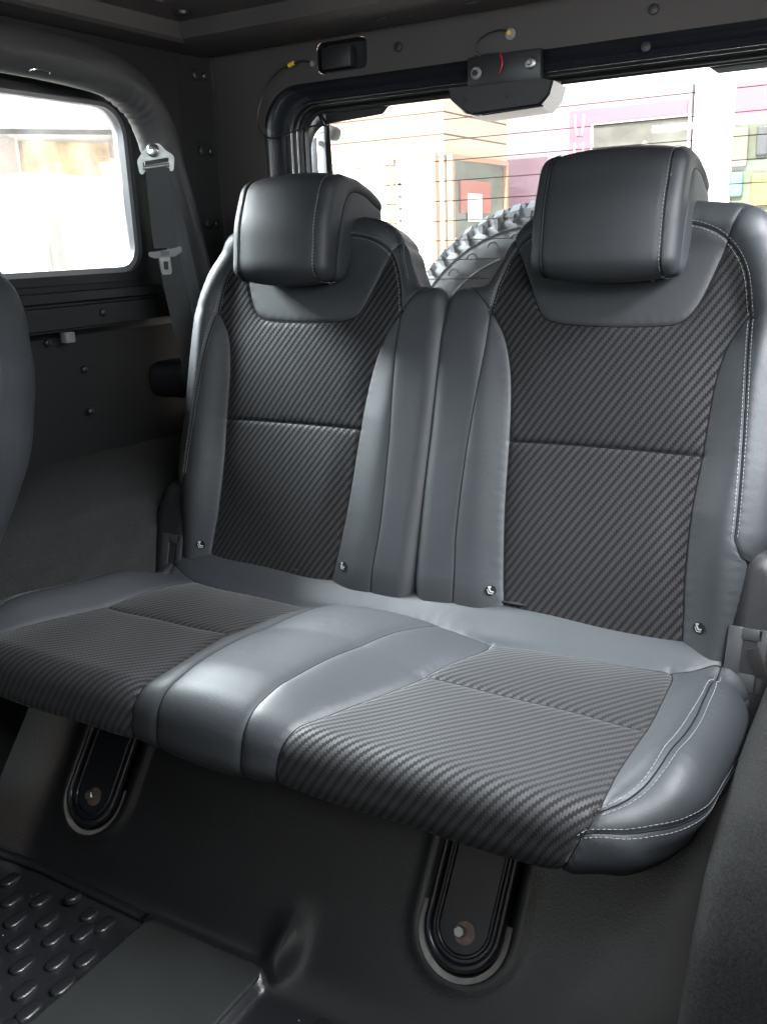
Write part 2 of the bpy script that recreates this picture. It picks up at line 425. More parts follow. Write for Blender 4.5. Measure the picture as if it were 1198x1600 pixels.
        a, b, c = P3[F[:, 0]], P3[F[:, 1]], P3[F[:, 2]]
        # orient outward
        hand = np.dot(np.cross(s.A, s.B), s.N) > 0
        a2 = V[F]; ar = (a2[:, 1, 0] - a2[:, 0, 0]) * (a2[:, 2, 1] - a2[:, 0, 1]) - (a2[:, 2, 0] - a2[:, 0, 0]) * (a2[:, 1, 1] - a2[:, 0, 1])
        flip = (ar > 0) != hand; F = np.where(flip[:, None], F[:, ::-1], F)
        for si, (nm, sp, m) in enumerate(seeds):
            f = F[tri == si]
            if not len(f): print('EMPTY PANEL', nm); objs.append(None); continue
            u, inv = np.unique(f, return_inverse=True); f = inv.reshape(f.shape)
            objs.append(link(nm, P3[u], f, m, parent, True, V[u] + np.array(uvoff), sharp=None))
        s.D = D; s.qmax = qmax
        if s.seams and groove_line:
            for sm, g in s.seams:
                P = sm[inside(D, sm)]
                if len(P) < 3: continue
                pts_ = s.map(P, .0002)
                MB().tube([Vector(p) for p in pts_], .00075 + .00025 * (g > 1), 6).build('groove_shade_line', M_seam, parent, sharp=None)  # near-black tube drawn along each seam for the shade in its groove
        return objs
    def skirt(s, name, q0, qs, m, parent, cap=True, hmul=1.0):
        """loops running on from q0 down the side and round the back"""
        C = resample(s.C, 0.006, True); n = normals2(C); loops = []
        h0 = s.hgt(C + n * q0)
        for i, q in enumerate([q0] + list(qs)):
            off, dr, ang = s.prof(np.full(len(C), q)); f = hmul
            h = h0 * f
            p2 = C + n * (off + h * np.sin(ang))[:, None]; dep = -dr + h * np.cos(ang)
            loops.append(s.O + p2[:, :1] * s.A + p2[:, 1:] * s.B + dep[:, None] * s.N)
        mb = MB(); mb.strip(loops)
        if cap: mb.f.append(tuple(range(len(mb.v) - len(C), len(mb.v))))
        bm = bmesh.new(); vs = [bm.verts.new(v) for v in mb.v]
        for f in mb.f:
            try: bm.faces.new([vs[i] for i in f])
            except ValueError: pass
        bmesh.ops.recalc_face_normals(bm, faces=bm.faces[:]); bm.verts.index_update()
        V = [v.co.copy() for v in bm.verts]; F = [[v.index for v in f.verts] for f in bm.faces]; bm.free()
        return link(name, V, F, m, parent, True, sharp=50)
    def stitches(s, pts, parent, offs=(0.0036,), m=None, length=0.0036, gap=0.0019, rad=0.00035, lift=0.0006, name='stitching'):
        P = spline(pts, 0.0005); T = np.gradient(P, axis=0); T /= np.hypot(*T.T)[:, None]; nn = np.c_[-T[:, 1], T[:, 0]]
        mb = MB(); pitch = length + gap
        for o in offs:
            Q = P + nn * o; Ls = np.r_[0, np.cumsum(np.hypot(*(Q[1:] - Q[:-1]).T))]
            st = np.arange(gap, Ls[-1] - pitch, pitch)
            if not len(st): continue
            a = np.c_[np.interp(st, Ls, Q[:, 0]), np.interp(st, Ls, Q[:, 1])]
            b = np.c_[np.interp(st + length, Ls, Q[:, 0]), np.interp(st + length, Ls, Q[:, 1])]
            md = (a + b) / 2
            A3, B3, M3 = s.map(a, -0.0002), s.map(b, -0.0002), s.map(md, lift)
            for x, y, z in zip(A3, B3, M3):
                mb.tube([x, x * .75 + z * .25 + (z - (x + y) / 2) * .5, z, y * .75 + z * .25 + (z - (x + y) / 2) * .5, y], [rad * .5, rad, rad, rad, rad * .5], 5)
        return mb.build(name, m or M_stitch, parent, kind='stuff', sharp=None)

# ================================================================== SEATS
PH = R(17)
BB = (0, math.sin(PH), math.cos(PH)); BN = (0, -math.cos(PH), math.sin(PH))
def bk(a, b, d): return Vector((a, BB[1] * b + BN[1] * d, BB[2] * b + BN[2] * d))

def seat_back(mir, label):
    X = (lambda x: x) if mir == 1 else (lambda x: -0.023 - x)
    def MP(pts): return [(X(p[0]),) + tuple(p[1:]) for p in pts]
    outline = MP([(0.000, -0.03, .02), (0.462, -0.03, .025), (0.466, 0.15, .012), (0.492, 0.175, .03), (0.497, 0.33, .2), (0.487, 0.46, .15), (0.470, 0.54, .08),
                  (0.425, 0.612, .07), (0.26, 0.633, .3), (0.125, 0.616, .055), (0.078, 0.565, .06), (0.052, 0.514, .018), (-0.002, 0.511, .020), (-0.008, 0.44, .1), (-0.009, 0.2, .2)])
    fabin = np.array([(-.05, .15), (.04, .145), (.10, .137), (.20, .128), (.30, .12), (.40, .103), (.475, .085), (.53, .09), (.60, .11), (.7, .12)])
    fabout = np.array([(-.05, .41), (.064, .403), (.113, .400), (.2, .399), (.28, .407), (.38, .41), (.43, .418), (.474, .43), (.56, .40), (.62, .39), (.7, .38)])
    def relief(P):
        x = X(P[:, 0]) if mir == 1 else -0.023 - P[:, 0]; b = P[:, 1]
        xi = np.interp(b, fabin[:, 0], fabin[:, 1]); xo = np.interp(b, fabout[:, 0], fabout[:, 1])
        hi = 0.013 * sst((xi - x) / 0.065 + .15) * sst((b + .06) / .12) * (1 - 0.55 * sst((b - .42) / .1))
        ho = 0.030 * sst((x - xo) / 0.06 + .12) * (1 - .45 * sst((b - .45) / .12)) * (0.45 + .55 * sst((b + .02) / .2)) * (1 - .8 * sst((x - .46) / .05))
        ht = 0.014 * sst((b - .555) / .05)
        lum = 0.006 * np.sin(np.clip((b - .0) / .28, 0, 1) * math.pi) + .003 * np.sin(np.clip((b - .28) / .18, 0, 1) * math.pi)
        wav = .0009 * np.sin(b * 23 + x * 9) * sst((x - xo + .02) / .05) + .0008 * np.sin(b * 17 - x * 31) * sst((xi - x + .02) / .05)
        lum = lum * sst((x - xi) / .05) * sst((xo - x) / .05)
        return hi + ho + np.maximum(ht - ho * .4, 0) + lum + wav
    d = Drape(outline, 0.018, 0.046, 0.022, (0, 0, 0), (1, 0, 0), BB, BN, relief)
    d.puff = .0013; d.groove = .0022; d.gw = .0028
    root = empty('bench_back_section', (X(.25), 0.0, 0.0), label, 'seat back', 'back sections of the rear bench seat')
    out1 = MP([(.067, .475), (.076, .520), (.096, .566), (.135, .592), (.20, .602), (.26, .604), (.32, .600), (.37, .592), (.405, .572), (.432, .53), (.446, .466)])
    out2 = MP([(.446, .466), (.453, .38), (.458, .30), (.462, .21), (.463, .10), (.462, -.12)])
    fabR_ = MP([(.443, .47), (.431, .452), (.418, .425), (.409, .38), (.406, .33), (.404, .282), (.399, .202), (.400, .113), (.404, .064), (.410, -.02), (.412, -.10)])
    fabL_ = MP([(.066, .477), (.078, .462), (.093, .437), (.106, .399), (.115, .35), (.121, .279), (.127, .172), (.137, .075), (.147, .0), (.150, -.10)])
    mid = MP([(.067, .478), (.067, .42), (.064, .369), (.060, .307), (.057, .244), (.056, .131), (.062, .043), (.064, -.12)])
    shb = MP([(-.01, .535), (.035, .508), (.052, .494), (.068, .474)])
    yoke = MP([(.082, .598), (.104, .560), (.123, .520), (.140, .485), (.152, .468), (.172, .460), (.20, .457), (.268, .455), (.328, .457), (.352, .462), (.366, .474), (.378, .495), (.391, .532), (.414, .605)])
    hs = MP([(.1225, .2795), (.20, .281), (.30, .281), (.4045, .2795)])
    side = MP([(.085, .62), (.15, .65)])
    parts = [('shoulder_panel', (X(.07), .53), M_leather), ('headrest_yoke', (X(.27), .52), M_leather2), ('upper_fabric_panel', (X(.26), .38), M_fabric),
             ('lower_fabric_panel', (X(.26), .12), M_fabric), ('outer_bolster', (X(.43), .2), M_leather), ('inner_bolster', (X(.09), .2), M_leather),
             ('centre_bolster', (X(.02), .2), M_leather)]
    seams = [(out1, 1.0), (out2, 1.0), (fabR_, 1.2), (fabL_, 1.2), (mid, .45), (shb, .8), (yoke, 1.1), (hs, 1.3)]
    objs = d.build(d.r1 * math.pi / 2, seams, parts, root, default=0)
    d.skirt('side_panel', d.r1 * math.pi / 2, [d.r1 * math.pi / 2 + t for t in (.01, .02, .03, .046, .052, .060, .070, .080)], M_leather2, root)
    sy = [o for o in objs]
    d.stitches(out1[:], sy[1], (.0036, -.0036) if mir == 1 else (-.0036, .0036))
    d.stitches(out2[:4] + MP([(.4625, .168)]), sy[4], (.0036, -.0036))
    # outer edge stitched seam on the border
    ed = MP([(.512, .18), (.515, .33), (.505, .45), (.488, .54), (.462, .60), (.43, .632)])
    if mir == 1:
        d.stitches(ed, sy[0], (.0, .004))
    # the fine shoulder seam of the left seat
    if mir == -1:
        se = MP([(.170, .628), (.120, .612), (.094, .585), (.078, .552), (.066, .52)])
        d.stitches(se, sy[0], (0.0,), m=M_stitch_dark, length=.006, gap=.0012, rad=.0009)
        d.stitches(MP([(p[0] , p[1] + .0) for p in [(.170, .632), (.118, .617), (.090, .588), (.073, .552), (.062, .522)]]), sy[0], (0.0,))
    # child seat anchor tags
    for (tx, ty) in ((.134 if mir == 1 else .120, .052), (.428 if mir == 1 else .425, .048)):
        p = np.array([[X(tx) - (0.012 if mir == 1 and tx < .2 else 0), ty]]); 
        e = 1e-3; c0 = Vector(d.map(p, .0012)[0]); ux = (Vector(d.map(p + [[e, 0]], .0012)[0]) - c0).normalized(); uy = (Vector(d.map(p + [[0, e]], .0012)[0]) - c0).normalized()
        nz = ux.cross(uy).normalized(); 
        if nz.y > 0: nz = -nz
        b1 = MB().prism([(math.cos(t) * .0085, math.sin(t) * .0075) for t in np.linspace(0, 2 * math.pi, 20, endpoint=False)], lambda x, y, h: c0 + ux * x + uy * y + nz * h, -.002, .0006)
        tg = b1.build('anchor_tag', M_seam, root)
        sm = MB()
        for poly in ([(-.0052, .005), (-.0032, .006), (.0008, -.001), (.0052, -.001), (.0052, -.003), (-.0006, -.003)],
                     [(-.0058, .001), (-.0046, .001), (-.002, -.0042), (.0046, -.0044), (.0046, -.0056), (-.0028, -.0056)]):
            sm.prism(poly, lambda x, y, h: c0 + ux * x + uy * y + nz * h, .0004, .0010)
        sm.prism([(-.0012 + math.cos(t) * .0016, .0048 + math.sin(t) * .0016) for t in np.linspace(0, 2 * math.pi, 10, endpoint=False)], lambda x, y, h: c0 + ux * x + uy * y + nz * h, .0004, .0010)
        sm.build('seat_symbol', M_symbol, tg, smooth=False)
    # recliner shield beside the foot of the backrest
    sh = fillet([(X(.468), -.10, .01), (X(.530), -.10, .01), (X(.537), .10, .03), (X(.522), .158, .03), (X(.475), .158, .02)])
    dd = Drape([(X(.470), -.13, .012), (X(.528), -.13, .012), (X(.534), .09, .035), (X(.515), .150, .03), (X(.474), .152, .014)], 0.012, .05, .01, (0, 0, 0), (1, 0, 0), BB, BN, lambda P: np.full(len(P), .012))
    dd.build(.012 * math.pi / 2, [], [('recliner_shield', (X(.5), .05), M_plastic_smooth)], root, grid=.008)
    dd.skirt('shield_side', .012 * math.pi / 2, [.012 * math.pi / 2 + .05, .012 * math.pi / 2 + .065], M_plastic_smooth, root)
    return root, d

backL, dL = seat_back(-1, 'left leather and twill seat backrest of the rear bench, nearer the side window')
backR, dR = seat_back(1, 'right leather and twill seat backrest of the rear bench, nearer the camera')

# ---- headrests
def headrest(cx, hw, label):
    root = empty('headrest', tuple(bk(cx, .50, 0)), label, 'headrest', 'headrests on the rear backrests')
    prof = [(.511, .058, .018), (.520, .082, .02), (.60, .094, .15), (.672, .084, .035), (.690, .045, .03), (.697, .0, .06), (.695, -.045, .05), (.686, -.090, .024), (.642, -.090, .022),
            (.621, -.058, .03), (.603, -.028, .030), (.585, -.010, .04), (.545, -.004, .03), (.520, .012, .02)]
    r = .024
    for sg in (1, -1):
        dr = Drape([(b, d, max(rr, .019)) for b, d, rr in prof], r * .72, .0, .0, (cx + sg * hw, 0, 0), BB, BN, (sg, 0, 0), lambda P: .006 * sst((P[:, 1] + .10) / .15) * 0 + .0)
        # inset panel seam on the side
        ins_ = [(.50, .024), (.53, .040), (.60, .042), (.648, .036), (.668, .018), (.674, -.02), (.668, -.06), (.664, -.13)]
        dr.puff = .0022; dr.pw = .016; dr.groove = .002
        qm = dr.r1 * math.pi / 2
        o = dr.build(qm, [(ins_, .7)], [('side_panel', (.62, .07), M_leather2), ('side_inset', (.61, .0), M_leather)], root, grid=.005)
        if sg == 1:
            keep = dr
        # cover from the side roll to the seam line
    # front cover: loops across the width
    C = resample(keep.C, .005, True); n = normals2(C); off0 = keep.r1
    xs = hw - keep.r1; loops = []
    st = [xs, xs - .0006, xs - .0025, xs - .006, xs - .014] + list(np.linspace(xs - .026, 0, 6))
    st = st + [-v for v in st[-2::-1]]
    for x in st:
        e = xs - abs(x); g = .0030 * math.exp(-((e - .0006) / .0028) ** 2) if abs(x) < xs else 0
        fr_w = np.clip((C[:, 1] + .02) / .06, .12, 1)
        crown = .0065 * (1 - (abs(x) / xs) ** 2.2) - g * fr_w - .0021 * math.exp(-e / .016)
        p2 = C + n * (off0 + crown)[:, None]
        loops.append([Vector((cx + x, BB[1] * p[0] + BN[1] * p[1], BB[2] * p[0] + BN[2] * p[1])) for p in p2])
    mb = MB().strip(loops); bm = bmesh.new(); vs = [bm.verts.new(v) for v in mb.v]
    for f in mb.f: bm.faces.new([vs[i] for i in f])
    cov = link('front_cover', mb.v, mb.f, M_leather2, root, True, sharp=None); bm.free()
    # piping stitched along both seams: only the part facing forward and over the top
    for sx, mm, rad in ((1, M_stitch, .0005), (-1, M_stitch_dark, .0006)):
        P = C + n * (off0 + .0012)
        front = [i for i in range(len(C)) if P[i][1] > .0 or (P[i][0] > .66 and P[i][1] > -.07)]
        # order them along the loop starting at the bottom
        k0 = min(front, key=lambda i: (P[i][0], -P[i][1])); 
        seq = [i for i in [(k0 + j) % len(C) for j in range(len(C))] if i in set(front)]
        path = np.array([P[i] for i in seq]); path = resample(path, .0055); sm = MB()
        for a, b in zip(path[:-1], path[1:]):
            b = a + (b - a) * .66
            for xo in (.0035,):
                x = cx + sx * (xs - xo); sm.tube([bk(x, *a), bk(x, *(a + b) / 2), bk(x, *b)], [rad * .6, rad, rad * .6], 5)
        sm.build('stitching', mm, cov, kind='stuff', sharp=None)
    for px in (-.055, .055):
        pst = MB().tube([bk(cx + px, .42, -.045), bk(cx + px, .56, .02 - .01)], .006, 12)
        pst.build('post', M_chrome, root)
    return root
headrest(-.291, .096, 'black leather headrest on the left backrest, in front of the small hinge window')
headrest(.253, .1025, 'black leather headrest on the right backrest, larger in view against the pink shop')

# ---- bench cushion
CK = 0.08
cn = np.array([0, CK, 1]) / math.hypot(CK, 1)
def XM(x): return -0.040 - x
c_out = [(.468, .06, .03), (.490, -.01, .06), (.507, -.08, .10), (.509, -.20, .3), (.493, -.35, .12), (.425, -.448, .10), (.20, -.448, .3), (-.25, -.448, .3), (-.54, -.448, .10), (-.592, -.36, .12), (-.585, -.20, .3), (-.562, -.08, .10), (-.530, -.01, .06), (-.50, .06, .03)]
yR = [0, .03, .06, .12, .19, .27, .35, .42, .47, .54, .63]; xR = [.402, .404, .412, .419, .423, .423, .424, .428, .424, .416, .410]
yL = [0, .04, .10, .18, .25, .32, .39, .45, .54, .63]; xL = [-.424, -.428, -.434, -.443, -.456, -.474, -.492, -.500, -.498, -.490]
def c_relief(P):
    x, y = P[:, 0], P[:, 1]
    dR = x - np.interp(-y, yR, xR); dL = np.interp(-y, yL, xL) - x; dd = np.maximum(dR, dL)
    sx = sst((dd + .012) / .065) * (1 - sst((dd - .045) / .095))
    sy = sst((-y - .0) / .16) * (1 - .62 * sst((-y - .31) / .14))
    ho = .038 * sx * sy
    cxl = np.interp(-y, [0, .06, .15, .25, .37, .45, .6], [-.15, -.155, -.178, -.195, -.178, -.168, -.165])
    cxr = np.interp(-y, [0, .06, .16, .25, .37, .45, .6], [.15, .155, .135, .115, .085, .06, .05])
    t = np.clip((x - cxl) / (cxr - cxl), 0, 1)
    hc = .030 * np.sin(t * math.pi) ** .75 * sst((-y - .045) / .06) * (1 - .80 * sst((-y - .37) / .10))
    sh = .034 * sst((y + .045) / .06) + .004 * np.sin(x * 11) * sst((y + .045) / .05)
    pf = .006 * np.sin(np.clip((-y - .05) / .17, 0, 1) * math.pi) * (1 - sst((dd + .01) / .06))
    wr = .0008 * np.sin(y * 31 + x * 13) * sst((dd + .01) / .06) + .0007 * np.sin(x * 37 + y * 19)
    ho = ho * (1 - sst((-y - .425) / .06))
    return ho + hc + sh + pf + wr
cush = Drape(c_out, 0.034, 0.020, 0.030, (0, 0, -.005), (1, 0, 0), (0, 1, -CK), cn, c_relief, ds=.005)
# the drape core lies r1 inside; over the front edge y keeps running on as arc length
bench = empty('bench_cushion', (0, -.2, -.12), 'wide seat cushion of the rear bench, two twill seats and a leather centre hump', 'seat cushion')
shelf = [(-.74, .05), (-.54, -.0), (-.435, -.036), (-.279, -.052), (-.21, -.056), (-.15, -.060), (-.084, -.047), (-.037, -.036), (.045, -.036), (.112, -.050), (.150, -.062), (.20, -.052), (.274, -.044), (.408, -.036), (.475, -.005), (.66, .05)]
fbR = [(x, -y) for x, y in zip(xR, yR)][1:]; fbR[0] = (.404, -.036)
fbL = [(x, -y) for x, y in zip(xL, yL)][1:]
cR = [(.152, -.058), (.158, -.10), (.137, -.18), (.118, -.255), (.096, -.33), (.082, -.385), (.068, -.43), (.055, -.48), (.046, -.54), (.040, -.63)]
cL = [(-.152, -.056), (-.150, -.09), (-.180, -.18), (-.196, -.247), (-.190, -.31), (-.178, -.370), (-.172, -.43), (-.176, -.48), (-.182, -.54), (-.186, -.63)]
s1 = [(-.112, -.052), (-.126, -.15), (-.140, -.253), (-.136, -.33), (-.124, -.40), (-.128, -.46), (-.136, -.53), (-.142, -.63)]
s2 = [(.105, -.052), (.086, -.085), (.045, -.165), (.021, -.265), (.013, -.37), (.009, -.44), (.004, -.49), (-.001, -.54), (-.004, -.63)]
csR = [(.1285, -.218), (.20, -.218), (.30, -.222), (.422, -.230)]
csL = [(-.1915, -.222), (-.30, -.224), (-.40, -.226), (-.449, -.222)]
dsR = [(.52, .18), (.48, .09), (.462, .02), (.463, -.03), (.468, -.08), (.474, -.15), (.475, -.22), (.470, -.30), (.461, -.355), (.445, -.397), (.426, -.424)]
dsL = [(-.58, .18), (-.53, .10), (-.500, .03), (-.498, -.03), (-.500, -.08), (-.506, -.15), (-.512, -.22), (-.526, -.30), (-.535, -.355), (-.525, -.400), (-.498, -.428)]
qb = .046
# the lower band seam follows the edge: build it from the core outline
def edge_line(d, q, x0, y0, x1, y1):
    D_ = d.C + d.Cn * q; i0 = ((D_ - [x0, y0]) ** 2).sum(1).argmin(); i1 = ((D_ - [x1, y1]) ** 2).sum(1).argmin()
    n = len(D_)
    a = [(i0 + k) % n for k in range((i1 - i0) % n + 1)]; b = [(i0 - k) % n for k in range((i0 - i1) % n + 1)]
    s_ = a if len(a) < len(b) else b
    return [tuple(D_[i]) for i in s_[::6]] + [tuple(D_[s_[-1]])]
bandR = edge_line(cush, qb, .416, -.53, .60, .04)
bandR[0] = (.421, bandR[0][1])
bandL = edge_line(cush, qb, -.505, -.53, -.68, .04)
bandL[0] = (-.499, bandL[0][1])
Q2 = .034 * math.pi / 2 + .020 + .030 * math.pi / 2
seedsC = [('rear_flap', (0.3, 0.0), M_leather), ('fabric_seat_panel', (.27, -.33), M_fabric), ('fabric_rear_panel', (.27, -.13), M_fabric),
          ('fabric_seat_panel', (-.32, -.33), M_fabric), ('fabric_rear_panel', (-.32, -.13), M_fabric),
          ('hump_centre_panel', (-.06, -.3), M_leather), ('hump_side_panel', (.08, -.27), M_leather), ('hump_side_panel', (-.157, -.3), M_leather),
          ('bolster_top', (.45, -.25), M_leather), ('bolster_top', (-.48, -.25), M_leather), ('bolster_side', (.50, -.30), M_leather), ('bolster_side', (-.565, -.30), M_leather),
          ('lower_band', (.60, -.30), M_leather), ('lower_band', (-.66, -.30), M_leather), ('flap_corner', (.535, .046), M_leather), ('flap_corner', (-.61, .06), M_leather)]
oc = cush.build(Q2 - .002, [(shelf, 1.2), (fbR, 1.2), (fbL, 1.2), (cR, 1.1), (cL, 1.1), (s1, .6), (s2, .6), (csR, .5), (csL, .5), (dsR, 1.1), (dsL, 1.1), (bandR, .5), (bandL, .5)],
                seedsC, bench, default=0, grid=.0065)
cush.skirt('underside', Q2 - .002, [Q2 + .01, Q2 + .06], M_plastic, bench)
cush.stitches(dsR[3:], oc[8], (.0036, -.0036)); cush.stitches(dsL[3:], oc[9], (.0036, -.0036))
cush.stitches(bandR[:int(len(bandR) * .72)], oc[12], (.0036, -.0034)); cush.stitches(bandL, oc[13], (.0036,))
for (sx_, ln) in ((.165, .035), (-.24, .04)):
    pts = np.array([[sx_ - ln, .012], [sx_ + ln, .012]]); P3 = cush.map(pts, .004)
    MB().tube([P3[0], (P3[0] + P3[1]) / 2 + np.array([0, -.003, .001]), P3[1]], [.003, .006, .003], 10, flat=.4).build('slot_cover', M_plastic_smooth, bench)

# steel legs of the bench bolted to the sloped floor step
RD = Vector((0, .6, .8)); RO = Vector((0, -.433, -.35)); RN = Vector((0, -.8, .6))
def rz(x, s, h=0.0): return Vector((x, 0, 0)) + Vector((0, -.433, -.35)) + RD * s + RN * h     # s: distance up the slope
def ucurve(cx, w_, s0, s1, n=20):
    a = [(cx - w_, s1)]
    for k in range(n + 1):
        t = math.pi + math.pi * k / n; a.append((cx + w_ * math.cos(t), s0 + w_ + w_ * math.sin(t)))
    a.append((cx + w_, s1)); return a
legs = []
M_rustw = mat('rusty_washer', (.16, .12, .10), .6, metal=.5, var=.3, vscale=90, grain=.4)
for cx_ in (.247, -.382):
    lg = MB().prism(ucurve(cx_, .040, .098, .30), lambda x, y, h: rz(x, y, h), .002, .006).build('leg_plate', M_metal_dark, bench)
    for ww, hh, rr_ in ((.046, .007, .0058), (.034, .006, .003)):
        MB().tube([rz(x, y, hh) for x, y in ucurve(cx_, ww, .141 - ww - .002, .30)], rr_, 10).build('plate_rim', M_metal_dark, lg)
    MB().lathe([(.0135, 0), (.0135, .0012), (.006, .0018)], rz(cx_ + .003, .132, .006), RN, 24).build('washer', M_rustw, lg)
    MB().lathe([(.0075, 0), (.0075, .006), (.0062, .0072)], rz(cx_ - .002, .132, .008), RN, 6).build('bolt', M_steel, lg, smooth=False)
    legs.append(lg)

M_bracket = mat('grey_bracket', (.034, .035, .038), .48, spec=.5)
# buckle bracket and recliner foot
for sg, xx in ((1, .492), (-1, -.512)):
    pr = [(-.026, -.02), (.026, -.02), (.026, .050), (.018, .060), (-.018, .060), (-.026, .050)]
    b0 = Vector((xx, -.012, .0)); up_ = Vector(BB); nn_ = Vector(BN); ux = Vector((1, 0, 0))
    fr_ = MB()
    f3 = lambda x, y, h: b0 + ux * x + up_ * y + nn_ * h
    for c_, d_ in (((-.016, .02), (.02, .085)), ((.018, .02), (.012, .085)), ((.004, .054), (.028, .016)), ((.004, -.01), (.028, .024))):
        fr_.box(f3(c_[0], c_[1], 0), (d_[0], .004, d_[1]), .0015, Matrix.Rotation(-PH, 3, 'X'))
    fr_.build('hinge_bracket', M_bracket, bench)
MB().tube([(.500, -.012, .040), (.508, -.016, .022), (.514, -.016, .006)], .008, 10, flat=.25, up=(0, 1, 0)).build('anchor_strap', mat('brown_webbing', (.014, .012, .011), .85, grain=.8, gscale=500), bench)

# ---- second-row seat at the left edge
def fr_relief(P): return .0015 * np.sin(P[:, 1] * 20 + P[:, 0] * 14)
cap = empty('captain_seat', (-.42, -.55, -.1), 'grey leather captain seat backrest cut by the left edge of the frame', 'seat')
cd = Drape([(-.68, .02, .10), (-.39, .02, .10), (-.300, .18, .22), (-.262, .30, .18), (-.264, .39, .14), (-.310, .50, .12), (-.42, .56, .14), (-.58, .56, .12), (-.70, .40, .2), (-.70, .2, .2)], .055, .03, .04,
           (0, -.66, .08), (1, 0, 0), BB, BN, fr_relief)
cd.build(.055 * math.pi / 2, [], [('backrest_cover', (-.4, .3), M_leather)], cap, grid=.010)
cd.skirt('backrest_shell', .055 * math.pi / 2, [.055 * math.pi / 2 + t for t in (.015, .03, .045, .06, .08, .09)], M_leather2, cap)
MB().box((-.47, -.93, -.16), (.44, .46, .13), .05, seg=5).build('seat_base', M_leather2, cap)

fs = empty('unseen_folded_seat', (.36, -1.2, -.35), 'unseen dark leather middle row seat folded flat, added to block low light', 'seat')  # added out of view to keep low light off the floor
MB().box((.40, -1.22, -.20), (.46, .58, .14), .05, seg=4).build('seat_base', M_leather2, fs)
MB().box((.40, -1.24, -.06), (.44, .56, .11), .05, seg=4).build('backrest', M_leather2, fs)

# ================================================================== CABIN
WX, RY = -.75, .50
cab = empty('vehicle_cabin', (0, -.4, -.4), 'dark plastic trimmed cabin shell of the off-road vehicle around the bench', 'vehicle cabin')
def rrect(x0, x1, y0, y1, r, ds=.012):
    rs = r if hasattr(r, '__len__') else (r,) * 4
    return fillet([(x0, y0, rs[0]), (x1, y0, rs[1]), (x1, y1, rs[2]), (x0, y1, rs[3])], ds)
def plate_hole(name, outer, hole, fn, m, parent, grid=None, holes=()):
    """flat plate between an outer polygon and holes, lifted by fn"""
    vs = []; es = []; H = [hole] + list(holes)
    for P in [outer] + H:
        b = len(vs); vs += [Vector(p) for p in P]; es += [(b + i, b + (i + 1) % len(P)) for i in range(len(P))]
    V, E_, F, *_ = delaunay_2d_cdt(vs, es, [], 0, 1e-6, True)
    V = np.array([tuple(v) for v in V]); F = np.array([list(f) for f in F]); c = V[F].mean(1); k = inside(np.array(outer), c)
    for h in H: k &= ~inside(np.array(h), c)
    return link(name, [fn(*p) for p in V], F[k], m, parent, False)
def loopstrip(name, loops, m, parent, sharp=35): return MB().strip(loops).build(name, m, parent, sharp=sharp)

# left side wall with its rounded window
sw = lambda y, z: (WX, y, z)
win = rrect(-.42, .255, .508, .850, (.055, .055, .062, .062))
wall_o = [(-.62, .496), (.515, .496), (.515, 1.02), (-.62, 1.02)]
plate_hole('side_wall', wall_o, win, sw, M_plastic, cab)
def yz(P, x): return [(x, p[0], p[1]) for p in P]
w_in = rrect(-.41, .244, .524, .838, (.048, .048, .056, .056)); w_gl = rrect(-.40, .236, .534, .831, (.042, .042, .052, .052))
def match(P, n=160): 
    P = resample(np.array(P), .001, True); i = np.argmin(P[:, 0] + P[:, 1]); P = np.roll(P, -i, 0); return resample(P, 1e9 if False else (np.hypot(*(np.roll(P, -1, 0) - P).T).sum() / n), True)[:n]
a0, a1, a2 = match(win), match(w_in), match(w_gl)
loopstrip('window_trim', [yz(a0, WX), yz(a0, WX + .006), yz(a1, WX + .004), yz(a1, WX - .012)], M_plastic, cab)
loopstrip('window_seal', [yz(a1, WX - .010), yz(a1, WX - .006), yz(a2, WX - .008), yz(a2, WX - .035)], mat('pale_seal', (.22, .22, .23), .35, spec=.6), cab)
g_ = MB().prism([tuple(p) for p in w_gl], lambda y, z, h: (WX - .022 - h, y, z), 0, .003).build('window_pane', M_side_glass, cab, smooth=False)
for yy in (-.26, -.02, .16):
    MB().lathe([(.0035, 0), (.0035, .0015), (.002, .0025)], (WX + .0005, yy, .5155), (1, 0, 0), 10).build('window_screw', M_steel, cab)
# lower side wall: ledge, groove, lip and a recess down to the carpet
secs = [(WX, .496), (WX + .012, .494), (WX + .014, .478), (WX + .004, .474), (WX + .004, .470), (WX + .012, .468), (WX + .014, .430), (WX + .008, .424), (WX - .02, .422), (WX - .03, .41), (WX - .03, .30), (WX - .028, .16)]
MB().strip([[(x, y, z) for x, z in secs] for y in (-.62, -.2, .1, .515)], closed=False).build('lower_side_wall', M_plastic, cab, sharp=25)
for (yy, zz, xx) in ((.003, .404, WX - .028), (.083, .344, WX - .028), (.077, .262, WX - .018), (.11, .452, WX + .014)):
    MB().lathe([(.008, 0), (.008, .002), (.006, .005), (.003, .006)], (xx, yy, zz), (1, 0, 0), 16).build('trim_clip', M_plastic_smooth, cab)
MB().box((WX + .010, .02, .413), (.018, .022, .020), .003).build('small_bracket', M_grey_ring, cab)
MB().tube([(WX + .012, -.62, .4265), (WX + .0125, .0, .4262), (WX + .011, .22, .4268)], .0016, 6).build('edge_bead', M_plastic_smooth, cab)
